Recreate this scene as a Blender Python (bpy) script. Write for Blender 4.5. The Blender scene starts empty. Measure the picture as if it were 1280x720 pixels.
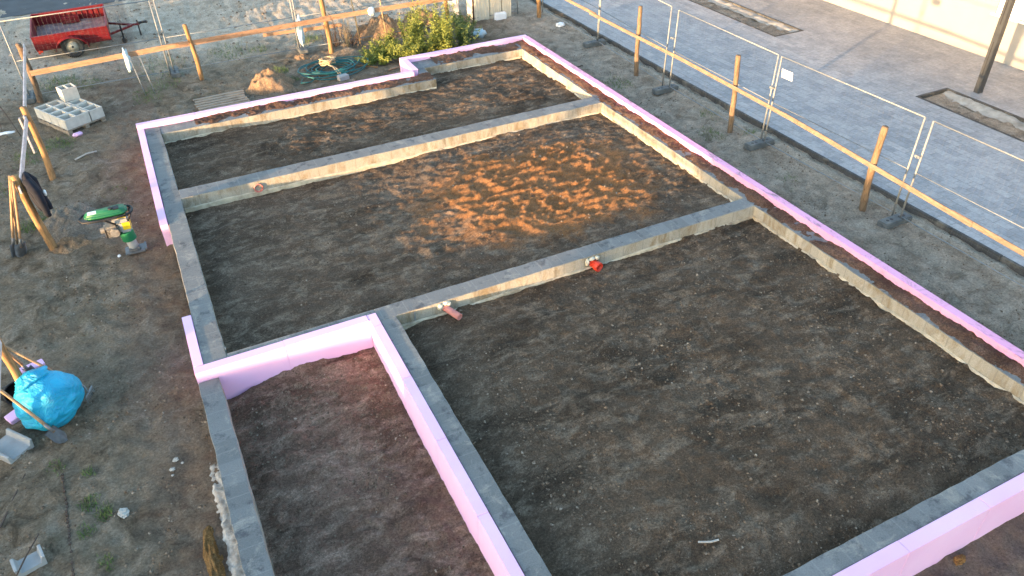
import bpy, bmesh, math, random
import numpy as np
from mathutils import Vector, Matrix, Euler
S = bpy.context.scene
COL = S.collection
rnd = random.Random(7)
rad = math.radians

# ---------------------------------------------------------------- camera
cam = bpy.data.cameras.new('camera'); co = bpy.data.objects.new('camera', cam); COL.objects.link(co)
yaw, pitch, roll = rad(25.392), rad(36.687), rad(-1.4469)
fw = Vector((math.sin(yaw)*math.cos(pitch), math.cos(yaw)*math.cos(pitch), -math.sin(pitch)))
rt = Vector((math.cos(yaw), -math.sin(yaw), 0)); up = rt.cross(fw)
r2 = math.cos(roll)*rt + math.sin(roll)*up; u2 = -math.sin(roll)*rt + math.cos(roll)*up
M = Matrix((r2, u2, -fw)).transposed().to_4x4(); M.translation = Vector((0, 0, 7.2))
co.matrix_world = M
cam.sensor_width = 36; cam.lens = 36*961.87/1280; cam.clip_end = 2000; cam.clip_start = 0.1
S.camera = co
# ---------------------------------------------------------------- light
SUN_EL, SUN_TO = rad(4.4), Vector((-0.93, -0.37, 0)).normalized()   # direction towards the sun
W = bpy.data.worlds.new('World'); S.world = W; W.use_nodes = True
nt = W.node_tree; bg = nt.nodes['Background']
sk = nt.nodes.new('ShaderNodeTexSky'); sk.sky_type = 'NISHITA'; sk.sun_disc = False
sk.sun_elevation = SUN_EL; sk.sun_rotation = math.atan2(SUN_TO.x, SUN_TO.y)
sk.air_density = 1.0; sk.dust_density = 1.6; sk.ozone_density = 1.7
nt.links.new(sk.outputs[0], bg.inputs[0]); bg.inputs[1].default_value = 0.15
sl = bpy.data.lights.new('sun', 'SUN'); sl.energy = 2.0; sl.angle = rad(0.8); sl.color = (1.0, 0.63, 0.34)
so = bpy.data.objects.new('sun', sl); COL.objects.link(so)
sd = (SUN_TO*math.cos(SUN_EL) + Vector((0, 0, math.sin(SUN_EL))))
so.rotation_euler = sd.to_track_quat('Z', 'Y').to_euler()
S.view_settings.view_transform = 'Standard'; S.view_settings.look = 'None'
S.view_settings.exposure = 3.25; S.view_settings.gamma = 1

# ---------------------------------------------------------------- noise
_P = np.random.RandomState(3).permutation(4096)
def _h(i, j): return _P[(_P[i & 4095] + j) & 4095]/4095.0*2*np.pi
def perlin(x, y):
    x = np.asarray(x, float); y = np.asarray(y, float)
    i = np.floor(x).astype(int); j = np.floor(y).astype(int); fx = x-i; fy = y-j
    s = lambda t: t*t*t*(t*(t*6-15)+10)
    def g(a, b, dx, dy):
        t = _h(a, b); return np.cos(t)*dx+np.sin(t)*dy
    u, v = s(fx), s(fy)
    a = g(i, j, fx, fy)*(1-u)+g(i+1, j, fx-1, fy)*u
    b = g(i, j+1, fx, fy-1)*(1-u)+g(i+1, j+1, fx-1, fy-1)*u
    return (a*(1-v)+b*v)*1.5
def fbm(x, y, o=4, g=.5):
    r = 0; a = 1.
    for k in range(o):
        r = r+a*perlin(x*2**k+17.3*k, y*2**k+5.1*k); a *= g
    return r
def ridge(x, y, o=3):
    r = 0; a = 1.
    for k in range(o):
        r = r+a*(1-2*np.abs(perlin(x*2**k+31*k, y*2**k+9*k))); a *= .5
    return r
def sm(a, b, t):
    t = np.clip((t-a)/(b-a), 0, 1); return t*t*(3-2*t)

# ---------------------------------------------------------------- materials
def newmat(name, rough=.9, spec=.3):
    m = bpy.data.materials.new(name); m.use_nodes = True
    b = m.node_tree.nodes['Principled BSDF']; b.inputs['Roughness'].default_value = rough
    b.inputs['Specular IOR Level'].default_value = spec
    return m, m.node_tree, b
def N(t, typ, **k):
    n = t.nodes.new(typ)
    for a, v in k.items():
        if a in n.inputs: n.inputs[a].default_value = v
        else: setattr(n, a, v)
    return n
def coord(t, scale=(1, 1, 1), rot=(0, 0, 0), kind='Object'):
    c = N(t, 'ShaderNodeTexCoord'); m = N(t, 'ShaderNodeMapping')
    m.inputs['Scale'].default_value = scale; m.inputs['Rotation'].default_value = rot
    t.links.new(c.outputs[kind], m.inputs[0]); return m.outputs[0]
def noise(t, vec, scale, detail=4, rough=.55, dist=0):
    n = N(t, 'ShaderNodeTexNoise'); n.inputs['Scale'].default_value = scale; n.inputs['Detail'].default_value = detail
    n.inputs['Roughness'].default_value = rough; n.inputs['Distortion'].default_value = dist
    t.links.new(vec, n.inputs['Vector']); return n.outputs['Fac']
def ramp(t, fac, stops):
    r = N(t, 'ShaderNodeValToRGB'); e = r.color_ramp.elements
    while len(e) < len(stops): e.new(.5)
    for q, (p, c) in zip(e, stops):
        q.position = p; q.color = (*c, 1) if len(c) == 3 else c
    t.links.new(fac, r.inputs[0]); return r.outputs[0]
def fmap(t, fac, a, b, c=0., d=1.):
    r = N(t, 'ShaderNodeMapRange'); r.inputs[1].default_value = a; r.inputs[2].default_value = b
    r.inputs[3].default_value = c; r.inputs[4].default_value = d; t.links.new(fac, r.inputs[0]); return r.outputs[0]
def mix(t, fac, a, b, mode='MIX'):
    m = N(t, 'ShaderNodeMix', data_type='RGBA', blend_type=mode)
    for s, v in ((0, fac), (6, a), (7, b)):
        if isinstance(v, (int, float)): m.inputs[s].default_value = v
        elif isinstance(v, tuple): m.inputs[s].default_value = (*v, 1)
        else: t.links.new(v, m.inputs[s])
    return m.outputs[2]
def math_(t, op, a, b=0.):
    m = N(t, 'ShaderNodeMath', operation=op)
    for s, v in ((0, a), (1, b)):
        if isinstance(v, (int, float)): m.inputs[s].default_value = v
        else: t.links.new(v, m.inputs[s])
    return m.outputs[0]
def bump(t, b, h, strength=.5, dist=.02):
    n = N(t, 'ShaderNodeBump'); n.inputs['Strength'].default_value = strength; n.inputs['Distance'].default_value = dist
    t.links.new(h, n.inputs['Height']); t.links.new(n.outputs[0], b.inputs['Normal'])
def sep(t, vec):
    s = N(t, 'ShaderNodeSeparateXYZ'); t.links.new(vec, s.inputs[0]); return s.outputs

def simple(name, c, rough=.6, var=.12, scale=8, spec=.3, metal=0., bs=.0, bscale=40, dirt=0., dirtc=(.12, .1, .08)):
    m, t, b = newmat(name, rough, spec); b.inputs['Metallic'].default_value = metal
    v = coord(t); n = noise(t, v, scale, 5, .6)
    lo = tuple(x*(1-var) for x in c); hi = tuple(min(1, x*(1+var)) for x in c)
    col = ramp(t, n, [(.3, lo), (.7, hi)])
    if dirt:
        d = fmap(t, noise(t, v, scale*.45, 7, .7), .62-dirt*.25, .72, 0, .85)
        col = mix(t, d, col, dirtc)
    t.links.new(col, b.inputs['Base Color'])
    t.links.new(fmap(t, noise(t, v, scale*2, 3), .3, .7, max(0, rough-.1), min(1, rough+.12)), b.inputs['Roughness'])
    if bs: bump(t, b, noise(t, v, bscale, 6, .6), bs, .01)
    return m

def soil(name, dark, mid, light, pebble=(.24, .20, .15), lightamt=.5, grain=1.0, warp=1.0, ochre=None):
    m, t, b = newmat(name, .97, .12)
    v = coord(t); vs = coord(t, (1, 1.9, 1), (0, 0, rad(-12)))
    big = noise(t, vs, .6, 8, .66, .4*warp); med = noise(t, v, 6, 7, .72, .3); fine = noise(t, v, 34, 7, .8); vf = noise(t, v, 110, 3, .7)
    c = ramp(t, big, [(.34, dark), (.52, mid), (.70, tuple(x*1.35 for x in mid))])
    pat = fmap(t, noise(t, vs, 2.3, 10, .76, .5*warp), .56-.06*lightamt, .76, 0, .72*lightamt)
    c = mix(t, pat, c, light)
    c = mix(t, fmap(t, med, .42, .72, 0, .5), c, dark)
    if ochre:  # warm sunlight of the lit patch put into the soil colour
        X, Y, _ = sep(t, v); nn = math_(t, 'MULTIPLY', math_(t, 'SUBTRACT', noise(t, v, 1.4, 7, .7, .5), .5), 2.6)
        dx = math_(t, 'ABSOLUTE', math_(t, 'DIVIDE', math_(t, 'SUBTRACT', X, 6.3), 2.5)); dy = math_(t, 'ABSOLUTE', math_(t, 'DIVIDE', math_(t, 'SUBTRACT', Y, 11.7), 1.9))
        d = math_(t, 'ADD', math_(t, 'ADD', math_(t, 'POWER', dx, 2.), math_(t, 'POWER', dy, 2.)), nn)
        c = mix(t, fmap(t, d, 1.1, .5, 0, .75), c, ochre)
    c = mix(t, grain, c, ramp(t, fine, [(.30, (.42,)*3), (.5, (.98,)*3), (.70, (1.75,)*3)]), 'MULTIPLY')
    c = mix(t, grain*.8, c, ramp(t, vf, [(.32, (.55,)*3), (.5, (1,)*3), (.68, (1.5,)*3)]), 'MULTIPLY')
    for sc, lo, hi, amt in ((11, .10, .13, .55), (27, .13, .17, .4)):
        vo = N(t, 'ShaderNodeTexVoronoi', feature='F1'); vo.inputs['Scale'].default_value = sc
        t.links.new(v, vo.inputs['Vector'])
        pb = math_(t, 'MULTIPLY', fmap(t, vo.outputs['Distance'], lo, hi, 1, 0), fmap(t, noise(t, v, sc*.21, 3), .50, .60, 0, 1))
        c = mix(t, math_(t, 'MULTIPLY', pb, amt), c, pebble)
    t.links.new(c, b.inputs['Base Color'])
    h = math_(t, 'ADD', math_(t, 'MULTIPLY', noise(t, v, 8, 9, .78, .3), 1.0), math_(t, 'MULTIPLY', fine, .5))
    bump(t, b, h, 1.0, .06)
    return m

M_soil = soil('damp soil', (.050, .036, .024), (.122, .085, .056), (.38, .295, .21), lightamt=1.25)
M_soilb = soil('damp soil with sun patch tint', (.066, .046, .030), (.135, .096, .066), (.40, .31, .22), lightamt=1.35, ochre=(.33, .15, .055))  # ochre tint stands in for the low sun patch
M_soil_red = soil('soil with pink bounce tint', (.085, .055, .037), (.19, .125, .088), (.46, .34, .25), lightamt=1.5)  # redder to carry bounce light from the pink boards in the colour
M_mound = soil('ochre soil', (.17, .115, .07), (.32, .215, .13), (.42, .31, .20), lightamt=.7)
M_mound_d = soil('grey soil', (.15, .12, .09), (.25, .205, .155), (.34, .29, .22), lightamt=.8)
M_dirt = soil('crumbled soil', (.075, .042, .028), (.15, .088, .06), (.30, .20, .15), lightamt=1.0)

def ground_mat():
    m, t, b = newmat('site ground', .97, .12)
    v = coord(t); X, Y, Z = sep(t, v)
    big = noise(t, v, .5, 6, .6, .5); med = noise(t, v, 2.6, 8, .68, .9); fine = noise(t, v, 30, 7, .8)
    c = ramp(t, med, [(.34, (.085, .064, .042)), (.5, (.19, .150, .103)), (.70, (.33, .27, .20))])
    c = mix(t, fmap(t, big, .45, .62, 0, .55), c, (.25, .20, .14))
    # pale sand beyond the back fence
    pale = math_(t, 'ADD', fmap(t, Y, 20.5, 24.5, 0, .8), math_(t, 'MULTIPLY', math_(t, 'SUBTRACT', noise(t, v, .9, 6, .65), .5), .9))
    pale = fmap(t, pale, .25, .75, 0, .85)
    c = mix(t, pale, c, mix(t, fmap(t, noise(t, v, 3, 7, .7), .35, .65), (.33, .28, .21), (.60, .52, .41)))
    # sand strip along the kerb
    k = math_(t, 'ADD', X, math_(t, 'MULTIPLY', math_(t, 'SUBTRACT', noise(t, v, 2.2, 6, .7), .5), .7))
    kk = math_(t, 'MULTIPLY', fmap(t, k, 11.72, 11.86, 0, .9), fmap(t, X, 13, 13.2, 1, 0))
    c = mix(t, kk, c, mix(t, fine, (.42, .36, .27), (.62, .54, .41)))
    k2 = fmap(t, k, 9.5, 10.6, 0, .75)
    c = mix(t, k2, c, mix(t, fmap(t, med, .35, .65), (.24, .195, .145), (.48, .40, .31)))
    # reddish clay trodden in beside the left wall
    d = math_(t, 'ADD', X, math_(t, 'MULTIPLY', math_(t, 'SUBTRACT', noise(t, v, 1.1, 5, .6), .5), 1.6))
    r1 = math_(t, 'MULTIPLY', fmap(t, d, -1.7, -.9, 0, .6), fmap(t, X, -.2, -.1, 1, 0))
    c = mix(t, math_(t, 'MULTIPLY', r1, fmap(t, med, .3, .7, 1, .35)), c, (.20, .125, .09))
    r2 = math_(t, 'MULTIPLY', fmap(t, Y, 2.9, 2.5, 0, .7), 1.0)
    c = mix(t, r2, c, (.17, .125, .105))
    # faint green growth
    g = fmap(t, noise(t, v, 1.6, 7, .75), .60, .70, 0, .5)
    gl = math_(t, 'MULTIPLY', g, fmap(t, noise(t, v, .35, 3), .46, .56, 0, 1))
    c = mix(t, gl, c, (.075, .095, .04))
    c = mix(t, 1., c, ramp(t, fine, [(.30, (.5,)*3), (.5, (1,)*3), (.70, (1.6,)*3)]), 'MULTIPLY')
    t.links.new(c, b.inputs['Base Color'])
    h = math_(t, 'ADD', noise(t, v, 5, 10, .82, .6), math_(t, 'MULTIPLY', fine, .4))
    bump(t, b, h, 1.0, .07)
    return m
M_ground = ground_mat()

def wall_mat(name, along, base, base2, stain, top):
    """concrete block: joints, mortar smears, damp stains; the top face carries its own weathering"""
    m, t, b = newmat(name, .9, .25)
    v = coord(t); X, Y, Z = sep(t, v)
    L = X if along == 'x' else Y
    cb = N(t, 'ShaderNodeCombineXYZ'); t.links.new(L, cb.inputs[0])
    cell = math_(t, 'FLOOR', math_(t, 'DIVIDE', L, .385))
    wn = N(t, 'ShaderNodeTexWhiteNoise', noise_dimensions='1D'); t.links.new(cell, wn.inputs['W'])
    fr = math_(t, 'FRACT', math_(t, 'DIVIDE', math_(t, 'ADD', L, math_(t, 'MULTIPLY', noise(t, v, 9, 3), .02)), .385))
    joint = math_(t, 'LESS_THAN', math_(t, 'ABSOLUTE', math_(t, 'SUBTRACT', fr, .5)), .022)
    c = mix(t, noise(t, v, 6, 7, .7), base, base2)
    c = mix(t, math_(t, 'MULTIPLY', wn.outputs[0], .55), c, tuple(x*.62 for x in base))
    st = fmap(t, noise(t, coord(t, (1, 1, .4)), 3.1, 8, .74, .5), .47, .62, 0, .85)
    c = mix(t, st, c, stain)
    c = mix(t, math_(t, 'MULTIPLY', joint, .5), c, tuple(x*.45 for x in base))
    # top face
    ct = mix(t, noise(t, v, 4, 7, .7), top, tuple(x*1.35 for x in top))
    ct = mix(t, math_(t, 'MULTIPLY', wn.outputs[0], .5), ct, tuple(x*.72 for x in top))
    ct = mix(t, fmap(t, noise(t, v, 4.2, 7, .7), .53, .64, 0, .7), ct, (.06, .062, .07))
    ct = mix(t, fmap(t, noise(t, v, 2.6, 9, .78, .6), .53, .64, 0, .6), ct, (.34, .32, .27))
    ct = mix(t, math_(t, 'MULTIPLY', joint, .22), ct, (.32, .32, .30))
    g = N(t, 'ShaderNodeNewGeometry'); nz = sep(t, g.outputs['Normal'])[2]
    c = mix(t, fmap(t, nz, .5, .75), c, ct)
    c = mix(t, 1., c, ramp(t, noise(t, v, 60, 5, .7), [(.3, (.8,)*3), (.7, (1.18,)*3)]), 'MULTIPLY')
    t.links.new(c, b.inputs['Base Color'])
    h = math_(t, 'SUBTRACT', noise(t, v, 25, 7, .7), math_(t, 'MULTIPLY', joint, .35))
    bump(t, b, h, .6, .012)
    return m
WX = wall_mat('block wall running across', 'x', (.46, .43, .36), (.30, .28, .23), (.20, .15, .085), (.165, .17, .165))
WY = wall_mat('block wall running away', 'y', (.43, .41, .355), (.27, .255, .22), (.21, .165, .10), (.155, .16, .155))
M_foot = simple('splashed mortar', (.47, .42, .32), .9, .3, 6, bs=.5, dirt=.5, dirtc=(.14, .10, .07))

def foam_mat(name, dirt, pk=((.80, .49, .73), (.84, .56, .79))):
    m, t, b = newmat(name, .62, .3)
    v = coord(t)
    c = ramp(t, noise(t, v, 1.3, 4), [(.3, pk[0]), (.7, pk[1])])
    c = mix(t, fmap(t, noise(t, v, 120, 2), .35, .65, 0, .12), c, (.7, .4, .6))
    d = fmap(t, noise(t, coord(t, (1, .5, 1)), 4.3, 9, .78, .8), .66-.09*dirt, .73-.05*dirt, 0, min(.85, .35+.5*dirt))
    g = N(t, 'ShaderNodeNewGeometry'); nz = sep(t, g.outputs['Normal'])[2]
    d = math_(t, 'MULTIPLY', d, fmap(t, nz, .3, .8, .45, 1))
    c = mix(t, d, c, (.16, .12, .13))
    t.links.new(c, b.inputs['Base Color'])
    b.inputs['Subsurface Weight'].default_value = .12; b.inputs['Subsurface Radius'].default_value = (.02, .012, .018)
    bump(t, b, noise(t, v, 30, 5, .6), .15, .006)
    return m
M_pink, M_pinkd = foam_mat('pink foam board', .25), foam_mat('soiled pink foam board', 1.6, ((.76, .35, .54), (.80, .42, .60)))

def paving_mat():
    m, t, b = newmat('paving blocks', .8, .35)
    v = coord(t, rot=(0, 0, rad(90)))
    br = N(t, 'ShaderNodeTexBrick', offset=.5, offset_frequency=2)
    for k, q in (('Scale', 1.), ('Brick Width', .30), ('Row Height', .20), ('Mortar Size', .006), ('Mortar Smooth', .3), ('Bias', 0.)):
        br.inputs[k].default_value = q
    br.inputs['Color1'].default_value = (.215, .235, .25, 1); br.inputs['Color2'].default_value = (.33, .34, .345, 1); br.inputs['Mortar'].default_value = (.15, .15, .145, 1)
    t.links.new(v, br.inputs['Vector'])
    br2 = N(t, 'ShaderNodeTexBrick', offset=.5, offset_frequency=2)
    for k, q in (('Scale', 1.), ('Brick Width', .30), ('Row Height', .20), ('Mortar Size', 0.), ('Bias', -.3)):
        br2.inputs[k].default_value = q
    br2.inputs['Color1'].default_value = (0, 0, 0, 1); br2.inputs['Color2'].default_value = (1, 1, 1, 1)
    v2 = coord(t, rot=(0, 0, rad(90))); ofs = N(t, 'ShaderNodeVectorMath', operation='ADD'); ofs.inputs[1].default_value = (30, 30, 0)
    t.links.new(v2, ofs.inputs[0]); t.links.new(ofs.outputs[0], br2.inputs['Vector'])
    c = mix(t, math_(t, 'MULTIPLY', br2.outputs[0], .35), br.outputs[0], (.42, .41, .39))
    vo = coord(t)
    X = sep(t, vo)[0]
    c = mix(t, fmap(t, X, 15.8, 17.6, 0, .5), c, (.20, .20, .20))  # far paving darkened in the colour to hold back the sunlight there
    c = mix(t, fmap(t, noise(t, vo, .8, 8, .7, .6), .42, .68, 0, .55), c, (.42, .41, .40))
    c = mix(t, fmap(t, noise(t, vo, 3.2, 8, .7, .6), .52, .68, 0, .35), c, (.24, .24, .24))
    c = mix(t, 1., c, ramp(t, noise(t, vo, 14, 6, .7), [(.3, (.78,)*3), (.7, (1.2,)*3)]), 'MULTIPLY')
    t.links.new(c, b.inputs['Base Color'])
    bump(t, b, math_(t, 'ADD', br.outputs['Fac'], math_(t, 'MULTIPLY', noise(t, vo, 30, 5, .7), -.5)), .5, -.006)
    return m
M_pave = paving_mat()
M_asph = simple('asphalt', (.075, .08, .085), .9, .25, 3, bs=.4, bscale=90)
M_kerb = simple('dark kerb', (.06, .06, .058), .85, .3, 5, bs=.4, dirt=.4, dirtc=(.22, .2, .16))
M_kerbl = simple('pale kerb', (.40, .38, .33), .9, .2, 5, bs=.4, dirt=.3)

def wood_mat(name, c, dark, sc=(9, 9, 1.2)):
    m, t, b = newmat(name, .8, .25)
    v = coord(t, sc)
    n = noise(t, v, 3, 7, .65, .8)
    col = ramp(t, n, [(.3, dark), (.52, c), (.75, tuple(min(1, x*1.25) for x in c))])
    k = fmap(t, noise(t, coord(t, (2, 2, 1)), 2.2, 5, .7), .56, .70, 0, .7)
    col = mix(t, k, col, dark)
    t.links.new(col, b.inputs['Base Color'])
    bump(t, b, n, .5, .008); return m
M_stake = wood_mat('peeled stake wood', (.31, .18, .08), (.13, .065, .03))
M_staker = wood_mat('toned down stake wood', (.19, .13, .08), (.075, .05, .032))  # darker copy of the stake wood, offsets sun on the right fence
M_railr = wood_mat('toned down rail wood', (.215, .155, .112), (.12, .083, .06), (1.5, 1.5, 9))  # darker copy of the rail wood, offsets sun on the right fence
M_bark = wood_mat('barked stake wood', (.17, .12, .08), (.06, .04, .028))
M_rail = wood_mat('sawn rail wood', (.36, .22, .135), (.22, .125, .07), (1.5, 1.5, 9))
M_railg = wood_mat('grey weathered board', (.50, .46, .45), (.30, .27, .26), (1.5, 1.5, 9))
M_handle = wood_mat('tool handle wood', (.33, .215, .125), (.18, .11, .06))
M_pallet = wood_mat('pallet wood', (.30, .25, .19), (.15, .12, .09), (1.5, 9, 9))
M_zinc = simple('galvanised steel', (.22, .235, .24), .6, .2, 12, metal=.2)
M_wire = simple('dull wire', (.16, .17, .17), .7, .1, 12, metal=.2)
M_rubber = simple('grey rubber foot', (.10, .11, .11), .8, .25, 8, bs=.4, dirt=.5, dirtc=(.22, .21, .18))
M_conc = simple('pale concrete', (.33, .33, .32), .9, .12, 7, bs=.5, bscale=60)
M_block = simple('light hollow block', (.50, .48, .43), .92, .14, 9, bs=.6, bscale=80)
M_red = simple('red paint', (.13, .005, .009), .5, .2, 6, spec=.4, dirt=.25, dirtc=(.16, .06, .05))
M_redd = simple('dusty red floor', (.20, .12, .11), .8, .4, 5, dirt=.7, dirtc=(.28, .25, .22))
M_tyre = simple('tyre rubber', (.03, .03, .03), .85, .3, 8, bs=.3, dirt=.4, dirtc=(.13, .12, .1))
M_rim = simple('dirty wheel rim', (.50, .46, .36), .55, .2, 12, metal=.3, dirt=.4)
M_black = simple('black plastic', (.018, .018, .02), .5, .3, 8)
M_cloth = simple('black cloth', (.012, .014, .022), .95, .4, 14, bs=.5)
M_green = simple('green enamel', (.006, .115, .045), .5, .15, 8, spec=.5)
M_greenr = simple('green bellows', (.012, .15, .065), .6, .15, 8)
M_steel = simple('worn steel', (.20, .20, .20), .5, .3, 14, metal=.5, dirt=.3)
M_engine = simple('engine grey', (.23, .22, .20), .55, .35, 16, metal=.3, dirt=.4)
M_yellow = simple('yellow label', (.75, .50, .02), .5, .1)
M_white = simple('white plastic', (.80, .80, .79), .5, .05)
M_sand = simple('pale sand', (.34, .32, .28), .95, .25, 6, bs=.7, dirt=.4, dirtc=(.2, .17, .13))
M_plaster = simple('spilled lime', (.47, .43, .37), .95, .3, 16, bs=.9, bscale=25, dirt=.85, dirtc=(.20, .15, .11))
M_clay = soil('yellow clay', (.13, .075, .03), (.34, .19, .07), (.42, .27, .13), lightamt=.8)
M_pipe = simple('orange drain pipe', (.55, .12, .07), .45, .1, 8)
M_piper = simple('red pipe socket', (.60, .05, .025), .4, .1, 8)
M_pipel = simple('dusty pink pipe', (.50, .20, .17), .6, .15, 8)
M_pu = simple('cured foam', (.56, .53, .43), .9, .15, 20, bs=.8)
M_hose = simple('teal hose', (.018, .11, .115), .45, .3, 6)
M_rope = simple('straw rope', (.48, .34, .20), .9, .3, 20, bs=.6)
M_render = simple('cream render', (.28, .272, .255), .92, .03, 3, bs=.2, bscale=120)
M_roof = simple('roof tile', (.22, .10, .07), .8, .2, 5)
M_frame = simple('white window frame', (.82, .83, .84), .4, .04)
M_lamp = simple('anthracite paint', (.045, .05, .055), .45, .1, 5)
M_pole2 = simple('rust brown steel', (.10, .05, .035), .8, .3, 12)
M_cream = simple('cream sheeting', (.74, .66, .52), .6, .12, 5, dirt=.1)
M_grey = simple('grey cabinet', (.45, .46, .46), .5, .1, 6)
M_stone = simple('pale rubble', (.42, .39, .34), .95, .25, 12, bs=.8)
M_film = simple('pale blue film', (.42, .55, .60), .35, .15, 10)
M_twig = simple('dark twig', (.085, .06, .045), .9, .3, 12)
M_dry = simple('dry stalk', (.40, .28, .15), .9, .3, 12)
def glass():
    m, t, b = newmat('window glass', .06, .6); b.inputs['Base Color'].default_value = (.55, .60, .62, 1); return m
M_glass = glass()
def leaf_mat(name, a, b_, hue=0):
    m, t, b = newmat(name, .65, .3)
    v = coord(t)
    c = ramp(t, noise(t, v, 6, 5, .7), [(.3, a), (.7, b_)])
    t.links.new(c, b.inputs['Base Color'])
    b.inputs['Transmission Weight'].default_value = 0.
    return m
M_leaf = leaf_mat('weed leaves', (.09, .13, .022), (.27, .29, .06))
M_leafd = leaf_mat('dark weed leaves', (.05, .09, .03), (.14, .19, .06))
M_grass = leaf_mat('grass blades', (.07, .12, .025), (.15, .20, .06))
def bag_mat():
    m, t, b = newmat('blue plastic sack', .42, .4)
    v = coord(t)
    c = ramp(t, noise(t, v, 3, 5, .6), [(.3, (.0, .27, .46)), (.7, (.02, .42, .64))])
    t.links.new(c, b.inputs['Base Color']); b.inputs['Subsurface Weight'].default_value = .1
    bump(t, b, noise(t, coord(t, (1, 1, 1.8)), 3.6, 6, .6, 1.6), .9, .09)
    return m
M_bag = bag_mat()

# ---------------------------------------------------------------- mesh helpers
def tag(o, label=None, cat=None, group=None, kind=None):
    for k, v in (('label', label), ('category', cat), ('group', group), ('kind', kind)):
        if v: o[k] = v
    return o
def thing(name, label, cat, loc=(0, 0, 0), rz=0, group=None):
    o = bpy.data.objects.new(name, None); COL.objects.link(o); o.empty_display_size = .1
    o.location = loc; o.rotation_euler = (0, 0, rz); return tag(o, label, cat, group)
class MB:
    def __init__(s): s.b = bmesh.new()
    def box(s, x0, x1, y0, y1, z0, z1, bev=0., m=None):
        r = bmesh.ops.create_cube(s.b, size=1)['verts']
        for v in r:
            v.co = Vector(((x0+x1)/2+v.co.x*(x1-x0), (y0+y1)/2+v.co.y*(y1-y0), (z0+z1)/2+v.co.z*(z1-z0)))
        if bev:
            es = list({e for v in r for e in v.link_edges})
            n = bmesh.ops.bevel(s.b, geom=es, offset=bev, segments=2, affect='EDGES')
            r = list({v for f in n['faces'] for v in f.verts} | {v for v in r if v.is_valid})
        if m is not None:
            for v in r: v.co = m @ v.co
        return r
    def obox(s, p, q, w, h, bev=0., roll=0.):
        """bar from p to q, w across, h high"""
        p, q = Vector(p), Vector(q); d = q-p; L = d.length; z = d.normalized()
        x = z.cross(Vector((0, 0, 1)));
        if x.length < 1e-3: x = Vector((1, 0, 0))
        x.normalize(); y = x.cross(z)*-1; y = z.cross(x)
        m = Matrix((x, y, z)).transposed().to_4x4(); m.translation = (p+q)/2
        if roll: m = m @ Matrix.Rotation(roll, 4, 'Z')
        return s.box(-w/2, w/2, -h/2, h/2, -L/2, L/2, bev, m)
    def tube(s, pts, r, n=8, cap=True):
        pts = [Vector(p) for p in pts]
        rs = r if isinstance(r, (list, tuple)) else [r]*len(pts)
        rings = []; px = None
        for i, p in enumerate(pts):
            d = (pts[min(i+1, len(pts)-1)]-pts[max(i-1, 0)])
            if d.length < 1e-9: d = Vector((0, 0, 1))
            d.normalize()
            if px is None: px = d.orthogonal().normalized()
            px = (px-d*px.dot(d)).normalized(); py = d.cross(px)
            rings.append([s.b.verts.new(p+(px*math.cos(2*math.pi*k/n)+py*math.sin(2*math.pi*k/n))*rs[i]) for k in range(n)])
        for a, b in zip(rings, rings[1:]):
            for k in range(n): s.b.faces.new((a[k], a[(k+1) % n], b[(k+1) % n], b[k]))
        if cap and n > 2:
            s.b.faces.new(rings[0][::-1]); s.b.faces.new(rings[-1])
        return rings
    def lathe(s, prof, n=24, m=None, closed=False):
        rings = []
        for r, z in prof:
            rings.append([s.b.verts.new((m @ Vector((r*math.cos(2*math.pi*k/n), r*math.sin(2*math.pi*k/n), z))) if m is not None else Vector((r*math.cos(2*math.pi*k/n), r*math.sin(2*math.pi*k/n), z))) for k in range(n)])
        for a, b in zip(rings, rings[1:]+([rings[0]] if closed else [])):
            for k in range(n): s.b.faces.new((a[k], a[(k+1) % n], b[(k+1) % n], b[k]))
        if not closed:
            s.b.faces.new(rings[0][::-1]); s.b.faces.new(rings[-1])
    def poly(s, pts): return s.b.faces.new([s.b.verts.new(p) for p in pts])
    def prism(s, pts, axis, a, b):
        """outline in the plane square to axis, from a to b"""
        def P(u, v, w):
            return {'x': (w, u, v), 'y': (u, w, v), 'z': (u, v, w)}[axis]
        A = [s.b.verts.new(P(u, v, a)) for u, v in pts]; B = [s.b.verts.new(P(u, v, b)) for u, v in pts]
        s.b.faces.new(A); s.b.faces.new(B[::-1])
        for i in range(len(pts)):
            j = (i+1) % len(pts); s.b.faces.new((A[i], B[i], B[j], A[j]))
    def blob(s, c, r, sub=3, amp=.2, f=1.5, seed=0, flat=None):
        q = bmesh.ops.create_icosphere(s.b, subdivisions=sub, radius=1)['verts']
        c = Vector(c); r = Vector(r) if not isinstance(r, (int, float)) else Vector((r, r, r))
        a = np.array([v.co[:] for v in q])
        k = 1+amp*(fbm(a[:, 0]*f+seed, a[:, 1]*f+a[:, 2]*f*1.7+seed*2, 4))
        for v, kk in zip(q, k):
            w = Vector((v.co.x*r.x, v.co.y*r.y, v.co.z*r.z))*float(kk)
            if flat is not None and w.z < flat: w.z = flat
            v.co = c+w
        return q
    def build(s, name, mat, parent=None, smooth=False):
        me = bpy.data.meshes.new(name); bmesh.ops.recalc_face_normals(s.b, faces=s.b.faces[:]); s.b.to_mesh(me); s.b.free()
        if smooth:
            for p in me.polygons: p.use_smooth = True
        me.materials.append(mat); o = bpy.data.objects.new(name, me); COL.objects.link(o)
        if parent: o.parent = parent
        return o
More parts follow.
